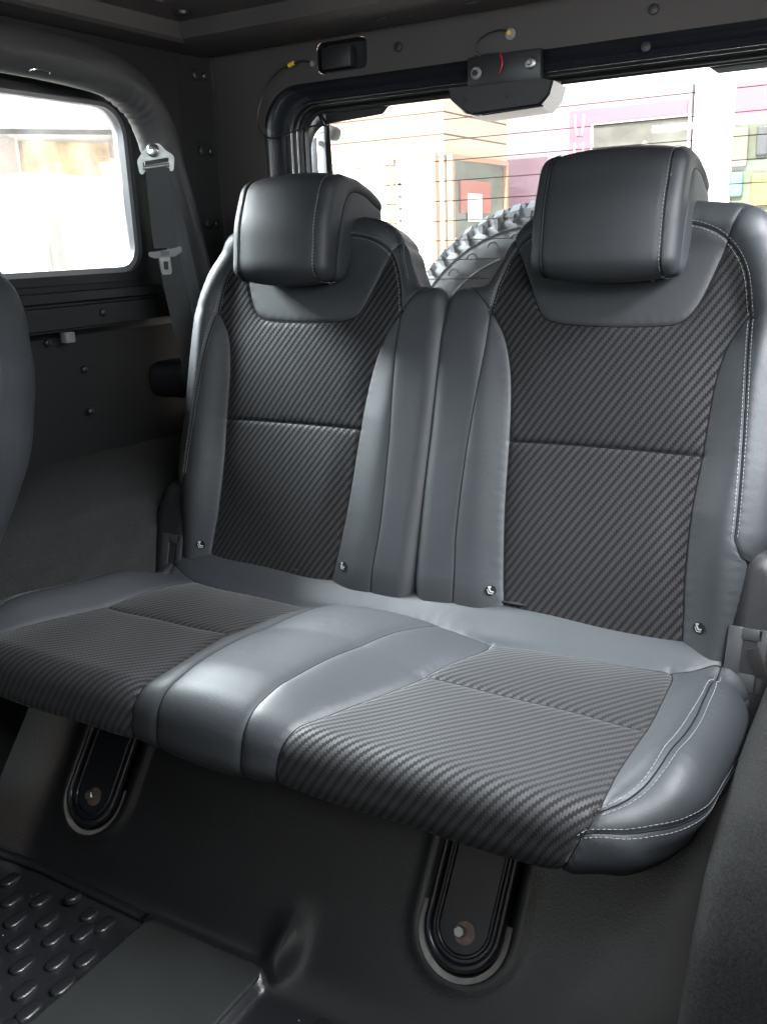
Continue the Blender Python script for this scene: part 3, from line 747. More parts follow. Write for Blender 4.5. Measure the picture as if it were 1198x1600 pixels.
# rear corner pillar
MB().strip([[(WX + .002, .40, z), (WX + .006, .47, z), (WX + .010, .495, z), (WX + .02, RY - .002, z)] for z in (.16, .5, .98)], closed=False).build('corner_pillar', M_plastic, cab, sharp=60)
for zz in (.915, .765, .615):
    MB().lathe([(.012, 0), (.012, .006), (.008, .009), (.004, .009)], (WX + .003, .452, zz), (1, 0, 0), 18).build('pillar_bolt', M_plastic_smooth, cab)
    MB().lathe([(.010, 0), (.010, .005), (.007, .008), (.003, .008)], (WX + .004, .480, zz), (1, 0, 0), 18).build('pillar_bolt', M_plastic_smooth, cab)
    MB().tube([(WX + .004, .44, zz + .016), (WX + .004, .492, zz + .016)], .002, 6).build('pillar_rib', M_plastic, cab)
# small padded box near the foot of the pillar
MB().box((WX + .06, .275, .305), (.13, .12, .075), .028, seg=4).build('jack_cover', M_plastic_smooth, cab)
MB().box((WX + .05, .30, .350), (.04, .02, .018), .004).build('cover_clip', M_grey_ring, cab)

# right side wall: mostly outside the frame, with its quarter window opening
plate_hole('side_wall', [(-.95, -.1), (.515, -.1), (.515, 1.02), (-.95, 1.02)], rrect(-.60, .30, .53, .87, .05), lambda y, z: (.78, y, z), M_plastic, cab)
M_tint = glass_mat('tinted_glass', (.30, .33, .34))  # unseen panes, tint darkened to cut the skylight entering the cabin
for xx in (-.78, .80):
    MB().box((xx, -1.37, .72), (.005, 1.44, .54)).build('door_window', M_tint, cab, smooth=False)
MB().box((0, -2.62, .70), (1.5, .005, .46)).build('windscreen', M_tint, cab, smooth=False)
# roof: perimeter frame and ceiling skin
rz0, rz1 = .950, 1.005
def frame_rail(pts, prof, name, m):
    """sweep a profile (inward offset, z) along a path of (x,y,inward dir)"""
    MB().strip([[(x + dx * o, y + dy * o, z) for o, z in prof] for x, y, dx, dy in pts], closed=False).build(name, m, cab, sharp=25)
pf = [(0, rz0 + .03), (.0, rz0 + .004), (.006, rz0), (.085, rz0 - .002), (.094, rz0 + .003), (.098, rz0 + .014), (.104, rz0 + .028), (.13, rz0 + .033), (.16, rz0 + .036), (.166, rz0 + .045), (.166, rz1)]
L_ = []
L_.append((WX, -2.1, 1, 0)); L_.append((WX, .20, 1, 0))
c0 = (.5 - .40)
path = [(-.75, -2.1, 1, 0), (-.75, -.6, 1, 0), (-.75, .05, 1, 0)]
path += [(-.75, .488, 1, -1.72)]
frame_rail([(-.75, -2.1, 1, 0), (-.75, .485, 1, -1.78)], pf, 'roof_side_rail', M_plastic_brown)
frame_rail([(-.75, .485, 1, -1.78), (.78, .485, -1, -1.78)], pf, 'roof_rear_rail', M_plastic_brown)
MB().strip([[(-.62, -2.1, rz1), (.78, -2.1, rz1)], [(-.62, .25, rz1), (.78, .25, rz1)]], closed=False).build('ceiling_panel', M_plastic, cab, smooth=False)
MB().box((.015, -.8, rz1 + .03), (1.62, 2.75, .04)).build('roof_skin', M_plastic, cab, smooth=False)
for k, xx in enumerate((-.42, -.26, -.08, .1, .28)):
    MB().box((xx, .40, rz0 - .0025), (.026, .006, .003), .001).build('roof_clip', M_plastic_smooth, cab)
MB().lathe([(.012, 0), (.011, .006), (.004, .009)], (-.60, .26, rz0 + .034), (0, 0, -1), 14).build('roof_button', M_plastic_smooth, cab)
MB().box((-.10, .25, rz1 - .012), (.75, .05, .02), .006).build('roof_crossbar', M_plastic, cab)
# front end of the cabin: pillars round the windscreen and the door windows
for xx in (-.78, .80):
    for yy in (-2.1, -1.95 + .0, -.66):
        MB().box((xx, yy, .45), (.06, .09, 1.1), .01).build('door_pillar', M_plastic, cab)
    MB().box((xx, -1.37, .18), (.05, 1.45, .62), .01).build('door_panel', M_plastic, cab)
MB().box((0, -2.55, .15), (1.56, .30, .74), .05).build('dashboard', M_plastic, cab)
MB().box((0, -2.40, .93), (1.62, .5, .12), .03).build('windscreen_header', M_plastic, cab)
for xx in (-.40, .40):
    MB().box((xx, -1.86, .20), (.54, .16, .80), .06, Matrix.Rotation(R(-10), 3, 'X'), 3).build('front_seat_backrest', M_leather2, cab)
    MB().box((xx, -2.1, -.2), (.54, .5, .2), .05).build('front_seat_base', M_leather2, cab)
MB().box((-.70, -1.5, -.1), (.08, 1.9, .6), .02).build('door_lining', M_plastic, cab)
MB().box((.74, -1.5, -.1), (.08, 1.9, .6), .02).build('door_lining', M_plastic, cab)

# rear header trim with the tailgate opening
ty = lambda x, z: (x, RY, z)
K0 = match(rrect(-.612, .60, .30, .878, (.04, .04, .06, .088)), 220)
pocket = rrect(-.468, -.352, .890, .947, .012, .006)
hdr = plate_hole('rear_header_trim', [(WX + .01, .10), (.78, .10), (.78, 1.0), (WX + .01, 1.0)], K0, ty, M_plastic_brown, cab, holes=[pocket])
pk = match(pocket, 60)
loopstrip('header_pocket', [[(x, RY, z) for x, z in pk], [(x, RY + .004, z) for x, z in pk], [(x * .985 - .006, RY + .026, .9185 + (z - .9185) * .9) for x, z in pk]], M_plastic, cab)
MB().prism([tuple(p) for p in pk], lambda x, z, h: (x * .985 - .006, RY + .024 + h, .9185 + (z - .9185) * .95), 0, .004).build('pocket_back', M_plastic, cab, smooth=False)
MB().box((-.425, RY + .010, .917), (.070, .022, .040), .004).build('pocket_block', M_plastic_smooth, cab)
for x_, z_ in ((-.282, .918), (.20, .915), (.19, .860)):
    MB().lathe([(.009, 0), (.008, .004), (.003, .005)], (x_, RY, z_), (0, -1, 0), 14).build('trim_plug', M_plastic_smooth, cab)
MB().box((.195, RY - .002, .952), (.09, .006, .03), .003).build('header_tab', M_plastic, cab)

# ---- tailgate
sc = lambda p, y, : ((p[0] - .66) * (y + 1.2) / 1.7 + .66, (p[1] - .564) * (y + 1.2) / 1.7 + .564)
gate = empty('tailgate', (0, .56, .1), 'dark painted tailgate frame with heated rear window behind the seats', 'tailgate')
K1 = match(rrect(-.602, .60, .31, .868, (.04, .04, .06, .080)), 220)
K2 = match(rrect(-.550, .57, .34, .842, (.04, .04, .05, .058)), 220)
K3 = match(rrect(-.538, .56, .35, .836, (.04, .04, .05, .052)), 220)
K4 = match(rrect(-.524, .55, .36, .826, (.04, .04, .045, .048)), 220)
K5 = match(rrect(-.500, .53, .38, .810, (.04, .04, .04, .04)), 220)
def at_y(K, y): return [(x, y, z) for x, z in K]
loopstrip('frame_ring', [at_y(K0, RY), at_y(K0, RY + .010), at_y(K1, RY + .016), at_y([((a[0] + b[0]) / 2, (a[1] + b[1]) / 2) for a, b in zip(K1, K2)], RY + .006), at_y(K2, RY + .014)], M_metal_dark, gate, sharp=60)
for nm_, K_, yy, rr_, mm in (('door_seal', K2, RY + .013, .0048, M_rubber), ('seal_bead', K3, RY + .017, .0040, M_rubber), ('glass_gasket', K4, RY + .025, .0052, M_rubber)):
    MB().tube(at_y(K_, yy), rr_, 8, closed=True).build(nm_, mm, gate, sharp=None)
brt = mat('seal_highlight', (.5, .5, .5), .25, metal=1.0)  # thin bright tubes stand in for highlights on the glossy seal edges
for K_, yy in ((K2, RY + .0085), (K3, RY + .0130)):
    MB().tube(at_y(K_, yy), .0008, 6, closed=True).build('seal_highlight', brt, gate, sharp=None)
MB().strip([at_y(K2, RY + .014), at_y(K4, RY + .03)]).build('inner_flange', M_rubber, gate)
GY = RY + .040
gl_out = [tuple(p) for p in match(rrect(-.545, .58, .33, .86, .05), 120)]
MB().prism(gl_out, lambda x, z, h: (x, GY + h, z), 0.001, .005).build('rear_window_glass', M_glass, gate, smooth=False)
# black ceramic border printed on the glass, with the stepped upper edge
ci = fillet([(-.522, .40, .03), (.52, .40, .03), (.52, .825, .02), (.410, .8235, .004), (.400, .8115, .004), (.300, .8115, .004), (.285, .823, .005), (-.330, .8225, .006), (-.344, .809, .006), (-.522, .800, .05)], .006)
plate_hole('ceramic_border', gl_out, ci, lambda x, z: (x, GY, z), mat('black_frit', (.006, .006, .006), .3), gate)
for k in range(11):
    z = .786 - k * .0375
    MB().tube([(-.43, GY - .001, z), (.0, GY - .001, z + .0005), (.52, GY - .001, z)], .00075, 4).build('heater_line', M_line, gate, sharp=None)
MB().box((-.474, GY - .002, .62), (.014, .003, .40), .001, Matrix.Rotation(R(-1.6), 3, 'Y')).build('bus_bar', M_rubber, gate)
MB().box((-.482, GY - .012, .812), (.008, .010, .034), .002, Matrix.Rotation(R(-28), 3, 'Y')).build('wire_terminal', M_metal_dark, gate)
# hinge arms outside, seen through the narrow pane
MB().box((-.578, GY + .10, .66), (.030, .02, .26), .004).build('hinge_arm', M_metal_dark, gate)
MB().box((-.549, GY + .09, .665), (.026, .02, .26), .004).build('hinge_arm', mat('grey_arm', (.16, .17, .18), .4), gate)
MB().lathe([(.006, 0), (.006, .004)], (-.549, GY + .079, .775), (0, -1, 0), 12).build('hinge_bolt', M_rubber, gate)
MB().box((-.545, GY + .11, .80), (.05, .03, .03), .01, Matrix.Rotation(R(20), 3, 'Y')).build('hinge_hook', M_plastic, gate)

# ---- brake light unit hanging from the header
bl = empty('brake_light', (-.06, RY - .02, .82), 'black high-level brake light with pale lens above the rear window', 'brake light')
MB().box((-.060, RY - .010, .853), (.142, .016, .052), .003).build('mounting_bracket', M_plastic_smooth, bl)
MB().box((-.095, RY - .008, .872), (.045, .014, .02), .002).build('connector_block', M_plastic, bl)
for x_, m_, z_ in ((-.112, M_grey_ring, .851), (-.008, M_steel, .856)):
    MB().lathe([(.0105, 0), (.0105, .003), (.0085, .005), (.0060, .0055)], (x_, RY - .018, z_), (0, -1, 0), 24).build('bracket_washer', m_, bl)
    MB().lathe([(.0050, 0), (.0050, .004), (.0035, .005)], (x_, RY - .0235, z_), (0, -1, 0), 6).build('bracket_bolt', M_plastic_smooth if x_ < -.05 else M_steel, bl, smooth=False)
MB().tube([(-.066, RY - .018, .878), (-.061, RY - .022, .870), (-.059, RY - .023, .861), (-.061, RY - .023, .853), (-.066, RY - .021, .845)], .0015, 8).build('red_wire', M_red, bl)
hp = lambda y: 0
top_, bot_ = [], []
F0 = [(-.150, RY - .045), (.046, RY - .045), (.050, RY - .005), (-.154, RY - .005)]
front = [(-.152, .826), (.030, .826), (.046, .820), (.040, .797), (.024, .782), (-.104, .778), (-.118, .783), (-.150, .812)]
rear = [(x * 1.0, z) for x, z in front]
mbh = MB(); n_ = len(front)
mbh.strip([[(x, RY - .010, z) for x, z in front], [(x, RY - .050, z - .001) for x, z in front], [(-.052 + (x + .052) * .97, RY - .056, .802 + (z - .802) * .90) for x, z in front]])
mbh.f.append(tuple(range(2 * n_, 3 * n_))); mbh.f.append(tuple(range(0, n_))[::-1])
mbh.build('lamp_housing', M_plastic_smooth, bl, smooth=False)
ln = MB(); fl = [(.048, .818), (.041, .796), (.024, .7785), (-.105, .7745), (-.120, .781), (-.1535, .812)]
ln.strip([[(x, RY - .052, z) for x, z in fl], [(x * 1.0 , RY + .012, z - .004) for x, z in fl]], closed=False)
ln.build('lamp_lens', M_white_pl, bl, smooth=False)
MB().tube([(.030, RY - .053, .7795), (-.085, RY - .053, .7752)], .0012, 6).build('lens_edge', M_rubber, bl)
for x_ in (-.118, -.040): MB().lathe([(.006, 0), (.006, .002)], (x_, RY - .0555, .803), (0, -1, 0), 12).build('housing_plug', M_rubber, bl)

# ---- loose wire with its yellow tape
wr = empty('loose_wire', (-.53, RY - .01, .87), 'thin black wire with yellow tape looping beside the rear window corner', 'wire')
wpts = [(-.483, RY - .004, .915), (-.500, RY - .010, .918), (-.527, RY - .012, .913), (-.555, RY - .014, .905), (-.585, RY - .016, .880), (-.606, RY - .018, .845), (-.612, RY - .020, .815), (-.604, RY - .020, .792), (-.585, RY - .018, .780), (-.56, RY - .014, .782), (-.53, RY - .006, .790), (-.50, RY + .006, .796), (-.484, RY + .02, .800)]
def cr3(pts, n=8):
    P = [Vector(p) for p in pts]; Q = [P[0] * 2 - P[1]] + P + [P[-1] * 2 - P[-2]]; out = []
    for i in range(1, len(Q) - 2):
        for k in range(n):
            t = k / n; out.append(.5 * ((2 * Q[i]) + (Q[i + 1] - Q[i - 1]) * t + (2 * Q[i - 1] - 5 * Q[i] + 4 * Q[i + 1] - Q[i + 2]) * t * t + (3 * Q[i] - Q[i - 1] - 3 * Q[i + 1] + Q[i + 2]) * t ** 3))
    return out + [P[-1]]
MB().tube(cr3(wpts), .0018, 8).build('cable', M_rubber, wr)
MB().tube([(-.517, RY - .0125, .916), (-.530, RY - .0130, .9125)], .0042, 10).build('yellow_tape', M_yellow, wr)
MB().lathe([(.006, 0), (.005, .004), (.002, .005)], (-.481, RY, .912), (0, -1, 0), 12).build('wire_clip', M_grey_ring, wr)
w2 = empty('lamp_cable', (-.06, RY - .01, .90), 'short black cable with yellow connector above the brake light', 'cable')
MB().tube(cr3([(-.052, RY - .006, .914), (-.075, RY - .012, .918), (-.105, RY - .014, .908), (-.115, RY - .014, .890), (-.100, RY - .014, .876)]), .0016, 8).build('cable', M_rubber, w2)
MB().lathe([(.010, 0), (.010, .003), (.006, .005)], (-.053, RY, .911), (0, -1, 0), 18).build('connector_cap', M_grey_ring, w2)
MB().lathe([(.0038, 0), (.0038, .004)], (-.053, RY - .005, .912), (0, -1, 0), 10).build('yellow_plug', M_yellow, w2)

# ---- padded roll bar
rb = empty('roll_bar', (-.66, .28, .4), 'padded grey roll bar bending down beside the side window', 'roll bar')
tp = [(-.66, -.75, .885), (-.66, -.4, .884), (-.66, -.10, .880), (-.66, .06, .874), (-.66, .135, .860), (-.66, .190, .828), (-.66, .222, .780), (-.66, .240, .72), (-.66, .262, .64), (-.66, .292, .52), (-.66, .32, .40), (-.66, .36, .20)]
pp = cr3(tp, 14); mbt = MB(); k = len(pp); nS = 36; b0_ = 0
for i, p in enumerate(pp):
    t = (pp[min(i + 1, k - 1)] - pp[max(i - 1, 0)]).normalized(); u = Vector((1, 0, 0)); v_ = t.cross(u).normalized()
    for j in range(nS):
        th = 2 * math.pi * j / nS; inner = v_ * math.sin(th)
        # creases on the inside of the bend
        bend = math.exp(-((p.y - .17) / .05) ** 2) * (1 if p.z > .74 else .0)
        ins_w = max(0, -(v_.z * math.sin(th)) * 1.0 if abs(t.y) > .3 else (-(v_.y) * math.sin(th)))
        rr_ = .038 + .0022 * bend * ins_w * math.sin(i * 1.35 + .6 * math.sin(j * .7)) + .0006 * math.sin(i * .23 + j)
        mbt.v.append(p + (u * math.cos(th) + v_ * math.sin(th)) * rr_)
for i in range(k - 1):
    for j in range(nS):
        A = i * nS; mbt.f.append((A + j, A + (j + 1) % nS, A + nS + (j + 1) % nS, A + nS + j))
mbt.build('padding_sleeve', M_foam, rb, sharp=None)
MB().tube([(-.64 + .010 * math.cos(t), -.055 + .020 * math.sin(t), .8475 + .0025 * abs(math.cos(t))) for t in np.linspace(0, 2 * math.pi, 24, endpoint=False)], .0011, 6, closed=True).build('badge_ring', M_chrome, rb)

# ---- seat belt
sb = empty('seat_belt', (-.62, .16, .6), 'grey seat belt hanging from a chrome anchor on the roll bar', 'seat belt')
U = Vector((.55, -.835, 0)).normalized(); SX = Vector((.835, .55, 0)).normalized()    # the belt faces the cabin: SX across, U towards the viewer
def sbp(a, b, h, o=Vector((-.622, .175, .734))): return o + SX * a + Vector((0, 0, 1)) * b + U * h
# D-ring plate with a curved slot
ring_o = fillet([(-.010, .018, .009), (-.022, .004, .01), (-.034, -.010, .012), (-.030, -.040, .012), (-.018, -.026, .004), (.018, -.022, .004), (.030, -.036, .012), (.036, -.004, .012), (.020, .006, .01), (.010, .018, .009)], .003)
slot = fillet([(-.024, -.012, .004), (-.024, -.020, .003), (.024, -.014, .003), (.025, -.006, .004)], .003)
def plate3(name, outer, hole, fn, t, m, parent):
    vs = []; es = []
    for P in (outer, hole): b = len(vs); vs += [Vector(p) for p in P]; es += [(b + i, b + (i + 1) % len(P)) for i in range(len(P))]
    V, E_, F, *_ = delaunay_2d_cdt(vs, es, [], 0, 1e-6, True); V = [tuple(v) for v in V]; Va = np.array(V); F = np.array([list(f) for f in F]); c = Va[F].mean(1)
    F = F[inside(np.array(outer), c) & ~inside(np.array(hole), c)]; mb = MB(); n = len(V)
    for h in (0, t): mb.v += [Vector(fn(p[0], p[1], h)) for p in V]
    for f in F: mb.f.append(tuple(int(i) for i in f)); mb.f.append(tuple(int(i) + n for i in f[::-1]))
    ec = {}
    for f in F:
        for a, b in ((0, 1), (1, 2), (2, 0)): e = (int(f[a]), int(f[b])); ec[e] = 1
    for (a, b) in ec:
        if (b, a) not in ec: mb.f.append((a, b, b + n, a + n))
    return mb.build(name, m, parent, sharp=30)
plate3('anchor_plate', ring_o, slot, lambda a, b, h: sbp(a, b, h), .004, M_steel, sb)
MB().tube([sbp(a, -.0215 + .002 * (a / .02), .002) for a in (-.024, -.01, .01, .025)], .0045, 10).build('slot_lip', M_steel, sb)
MB().lathe([(.012, -.01), (.012, .006), (.009, .010), (.003, .011)], sbp(-.002, .006, .002), U, 24).build('anchor_bolt', M_chrome, sb)
def ribbon(name, path, w_, m, parent, th=.0012):
    """path of (point, across vector)"""
    mb = MB(); 
    for p, ac in path:
        p = Vector(p); ac = Vector(ac).normalized() * w_ / 2; n_ = ac.cross(Vector((0, 0, 1))).normalized() * th
        mb.v += [p - ac - n_, p + ac - n_, p + ac + n_, p - ac + n_]
    for i in range(len(path) - 1):
        for j in range(4): A = i * 4; mb.f.append((A + j, A + (j + 1) % 4, A + 4 + (j + 1) % 4, A + 4 + j))
    mb.f.append((3, 2, 1, 0)); b = (len(path) - 1) * 4; mb.f.append((b, b + 1, b + 2, b + 3))
    return mb.build(name, m, parent, smooth=False)
P1 = [Vector((-.620, .176, .722)), Vector((-.612, .166, .66)), Vector((-.604, .158, .60)), Vector((-.600, .156, .567))]
ribbon('webbing', [(p, SX) for p in P1], .044, M_web, sb)
P2 = [Vector((-.598, .158, .556)), Vector((-.59, .160, .50)), Vector((-.585, .168, .42)), Vector((-.575, .176, .33)), Vector((-.565, .19, .18))]
ribbon('webbing', [(p, SX * math.cos(a) + U * math.sin(a)) for p, a in zip(P2, (0, .1, .15, .1, .0))], .044, M_web, sb)
ribbon('webbing', [(Vector((-.628, .182, .722)), SX), (Vector((-.612, .20, .60)), SX), (Vector((-.595, .21, .45)), SX), (Vector((-.58, .23, .2)), SX)], .040, M_web, sb)
ts = lambda a, b, h: Vector((-.599, .152, .561)) + SX * a + Vector((0, 0, 1)) * b + U * h
to = fillet([(-.030, -.008, .004), (-.020, -.012, .004), (.018, -.010, .004), (.030, -.002, .005), (.032, .010, .004), (.022, .006, .004), (-.018, .000, .004), (-.032, .000, .004)], .003)
MB().prism([tuple(p) for p in to], lambda a, b, h: ts(a, b, h), -.004, .006).build('tongue_body', mat('tongue_plastic', (.22, .22, .23), .4), sb, sharp=30)
for k in range(4): MB().box(ts(0, -.0065 + k * .0022, .0065), (.016, .0006, .0009), 0, Matrix.Rotation(math.atan2(SX.y, SX.x), 3, 'Z')).build('grip_rib', M_plastic_smooth, sb, smooth=False)
plate3('latch_tongue', fillet([(-.011, -.010, .001), (-.010, -.036, .003), (-.008, -.042, .002), (.008, -.042, .002), (.010, -.036, .003), (.009, -.010, .001)], .002),
       fillet([(-.0045, -.018, .001), (-.0045, -.033, .001), (.0045, -.033, .001), (.0045, -.018, .001)], .002), lambda a, b, h: ts(a - .001, b, h + .001), .0022, M_steel, sb)

# ================================================================== FLOOR
liner = MB()
# step slope behind the feet, running up under the cushion
def hgtx(x): return 0
ss = []
xs_ = np.linspace(-.80, .53, 60)
slopes = [(-.62, 0), (-.433, 0)]
floor_rows = []
hole_rows = np.linspace(0, .36, 30)
def pit(x, s):
    """raised lip and shallow recess round each bench foot"""
    h = 0.0
    for cx_ in (.247, -.382):
        dx = x - cx_; base = s - .138
        dist = math.hypot(dx, min(base, 0)) if base < 0 else abs(dx)
        h += -.004 * (1 - float(sst(np.array([(dist - .050) / .008]))[0])) + .004 * math.exp(-((dist - .066) / .007) ** 2)
    h += .020 * math.exp(-((x - .010 - s * .1) / .020) ** 2) * (1 - float(sst(np.array([(s - .02) / .09]))[0]))
    return h
gx = np.arange(-.80, .531, .0075); gs = np.arange(0, .37, .0075); rows = []
for s in gs:
    rows.append([rz(x, s, pit(x, s) + .012 * math.exp(-s / .02) * 0 + .10 * float(sst(np.array([(-x - .46) / .20]))[0])) for x in gx])
# fillet from the floor into the slope
def fl_h(x, y):
    """liner floor height: two ribbed wells either side of a raised strip"""
    e = lambda d: float(sst(np.array([d / .012 + .5]))[0])
    strip = e(x + .205) * e(.000 - x); well = e(-.430 - y) ; rim = .015 * math.exp(-((y + .432) / .009) ** 2) * (1 - strip)
    wx = e(x - .065)
    h = .012 * strip + .0 - .010 * (1 - strip) * e(-.452 - y + .01) + rim * (1 if x < -.2 else .6)
    return h
rows_f = []
for y in np.r_[np.arange(-1.6, -.75, .03), np.arange(-.75, -.4331, .006)]:
    rows_f.append([Vector((x, y, -.35 + fl_h(x, y) + .02 * float(sst(np.array([(y + .47) / .037]))[0]) * 0 + .10 * float(sst(np.array([(-x - .46) / .20]))[0]) * float(sst(np.array([(y + .60) / .16]))[0]))) for x in gx])
lv = rows_f + rows[1:]
# soften the meeting line
lv2 = [list(r) for r in lv]
A_ = np.array([[tuple(v) for v in r] for r in lv2])
for _ in range(3):
    k0, k1 = len(rows_f) - 4, len(rows_f) + 3
    A_[k0:k1] = (A_[k0 - 1:k1 - 1] + A_[k0:k1] * 2 + A_[k0 + 1:k1 + 1]) / 4
liner = MB().strip([[Vector(v) for v in r] for r in A_], closed=False)
floor = liner.build('floor', M_liner, None, sharp=None, kind='structure')
tag(floor, 'black moulded plastic floor liner with ribbed foot wells under the bench')
ribs = [(-.473, -.457), (-.433, -.487), (-.394, -.466), (-.348, -.442), (-.392, -.514), (-.35, -.492), (-.35, -.542), (-.313, -.513), (-.284, -.486), (-.311, -.569), (-.273, -.542), (-.27, -.597), (-.232, -.569), (-.237, -.619), (-.242, -.519), (-.305, -.452), (-.269, -.460), (-.24, -.655), (-.43, -.535), (-.39, -.565), (-.35, -.592), (-.31, -.622), (-.46, -.51),
        (.105, -.470), (.145, -.465), (.185, -.468), (.085, -.50), (.125, -.50), (.165, -.50)]
def stadium(L_, W_, h, n=7):
    r = W_ / 2; c = L_ / 2 - r
    return [(r * math.cos(t), c + r * math.sin(t), h) for t in np.linspace(0, math.pi, n)] + [(r * math.cos(t), -c + r * math.sin(t), h) for t in np.linspace(math.pi, 2 * math.pi, n)]
rb_b = MB().strip([stadium(.038, .0230, -.003), stadium(.037, .0215, .0028), stadium(.035, .0190, .0046), stadium(.030, .0135, .0056)])
rb_b.f.append(tuple(range(len(rb_b.v) - 14, len(rb_b.v))))
rib0 = rb_b.build('anti_slip_rib', M_liner, floor)
for i, (x, y) in enumerate(ribs):
    o = rib0 if i == 0 else rib0.copy()
    if i: S.collection.objects.link(o); o.parent = floor
    o.location = (x, y, -.35 + fl_h(x, y) + .10 * float(sst(np.array([(-x - .46) / .20]))[0]) * float(sst(np.array([(y + .60) / .16]))[0]) + .0010); o.scale = (1, 1, 1)
M_tunnel = mat('tunnel_mat', (.021, .0225, .022), .42, spec=.5, grain=.6, gscale=420, var=.28, vscale=7)
tp_ = fillet([(-.202, -1.5, .01), (.002, -1.5, .01), (.002, -.438, .020), (-.202, -.438, .012)], .008)
MB().strip([[(x, y, -.3405) for x, y in tp_], [(x, y, -.3362) for x, y in tp_], [(x + .003 * (-.100 - x) / .1, y - .003, -.3352) for x, y in tp_]]).build('tunnel_mat_edge', M_tunnel, floor)
MB().add([(x + .003 * (-.100 - x) / .1, y - .003, -.3352) for x, y in tp_], [tuple(range(len(tp_)))]).build('tunnel_mat', M_tunnel, floor, smooth=False)
MB().tube(cr3([(-.60, -.520, -.300), (-.56, -.470, -.312), (-.50, -.440, -.334), (-.44, -.430, -.3405), (-.36, -.431, -.3425), (-.28, -.4325, -.343), (-.212, -.434, -.344)]), .0085, 12, flat=.8).build('well_ridge', M_liner, floor, sharp=None)
gr = MB()
for _ in range(70):
    x, y = random.uniform(-.45, .30), random.uniform(-.70, -.44); z = -.35 + fl_h(x, y); q = random.uniform(.0004, .0011)
    gr.box((x, y, z + q * .4), (q * random.uniform(1, 2.4), q, q), 0, Matrix.Rotation(random.uniform(0, 3), 3, 'Z'))
tag(gr.build('grit', mat('pale_grit', (.30, .28, .24), .9), None, smooth=False, kind='stuff'), 'tiny pale specks of grit on the floor liner')
# pale worn rims round the two feet
for cx_ in (.247, -.382):
    MB().strip([[rz(x, y, .0028 + pit(x, y)) for x, y in ucurve(cx_, .049, .082, .155)], [rz(x, y, .0030 + pit(x, y)) for x, y in ucurve(cx_ + .0, .0585, .0755, .155)]], closed=False).build('worn_rim', M_grey_ring, floor)
# bump beside the raised strip
MB().box((0, -1.1, -.46), (1.7, 3.4, .10)).build('floor_pan', M_plastic, cab, smooth=False)

# wheel arch carpets on both sides
def carpet(name, secs, y0, y1, label, sgn=1):
    ys = np.arange(y0, y1, .02); P = np.array(secs, float); L = resample(P, .012)
    rows = []
    for y in ys: rows.append([Vector((x + .0015 * math.sin(y * 60 + i), y, z + .004 * math.sin(y * 9 + x * 14) + .0015 * math.sin(y * 47 + x * 61))) for i, (x, z) in enumerate(L)])
    return tag(MB().strip(rows, closed=False).build(name, M_carpet, None, sharp=None), label, 'carpet', 'felt carpets over the wheel arches')
carpet('wheel_arch_carpet', [(-.79, .175), (-.70, .158), (-.60, .118), (-.555, .07), (-.548, .0), (-.546, -.33)], -.62, .50, 'grey felt carpet over the left wheel arch behind the captain seat')
zy = [-1.2, -.8, -.6, -.515, -.47, -.42, -.37, -.30, -.23, 0, .5]; zz_ = [-.34, -.335, -.25, -.11, -.041, .004, .028, .038, .042, .045, .045]
rows = []
for y in np.arange(-1.2, .50, .015):
    zt = float(np.interp(y, zy, zz_)); r_ = []
    for k, (x, f) in enumerate([(.528, 'b')] + [(.528, 'm')] * 3 + [(.530, -.016), (.535, -.006), (.543, -.001)] + [(.543 + .012 * j, .0) for j in range(1, 22)]):
        z = -.36 if f == 'b' else (-.36 + (zt - .03 + .36) * (k / 4.0) if f == 'm' else zt + f)
        nz_ = .0030 * math.sin(y * 11 + x * 17) + .0012 * math.sin(y * 53 + x * 71)
        r_.append(Vector((x, y, z + (nz_ if k > 4 else 0))))
    rows.append(r_)
tag(MB().strip(rows, closed=False).build('wheel_arch_carpet', M_carpet, None, sharp=None), 'dark felt carpet over the right wheel arch beside the bench', 'carpet', 'felt carpets over the wheel arches')
MB().strip([[(-.84, .499, -.75), (-.84, .499, .2)], [(.84, .499, -.75), (.84, .499, .2)]], closed=False).build('rear_lower_panel', M_plastic, cab, smooth=False)

# ================================================================== OUTSIDE
gm = mat('street', (.52, .50, .48), .85, var=.12, vscale=.6)
g = MB().add([(-60, -60, -1.1), (60, -60, -1.1), (60, 60, -1.1), (-60, 60, -1.1)], [(0, 1, 2, 3)]).build('ground', gm, None, smooth=False, kind='structure')

# spare wheel on the tailgate
sw_ = empty('spare_wheel', (-.05, .72, .23), 'chunky off-road spare tyre mounted outside behind the rear window', 'spare wheel')
cw_ = Vector((-.045, 0, .262))
prof_t = [(.20, .650), (.235, .640), (.28, .634), (.315, .640), (.340, .652), (.358, .672), (.364, .70), (.364, .80), (.358, .83), (.33, .855), (.26, .865), (.20, .85)]
mbt = MB(); nT = 160
for r_, y in prof_t:
    for j in range(nT):
        t = 2 * math.pi * j / nT; mbt.v.append(Vector((cw_.x + r_ * math.cos(t), y, cw_.z + r_ * math.sin(t))))
for i in range(len(prof_t) - 1):
    for j in range(nT): A = i * nT; mbt.f.append((A + j, A + nT + j, A + nT + (j + 1) % nT, A + (j + 1) % nT))
ty_ = mbt.build('tyre', M_tyre, sw_)
def polar(r_, t, y): return Vector((cw_.x + r_ * math.cos(t), y, cw_.z + r_ * math.sin(t)))
M_lug = mat('tread_lug', (.085, .09, .10), .6, spec=.5)
lug_me = None
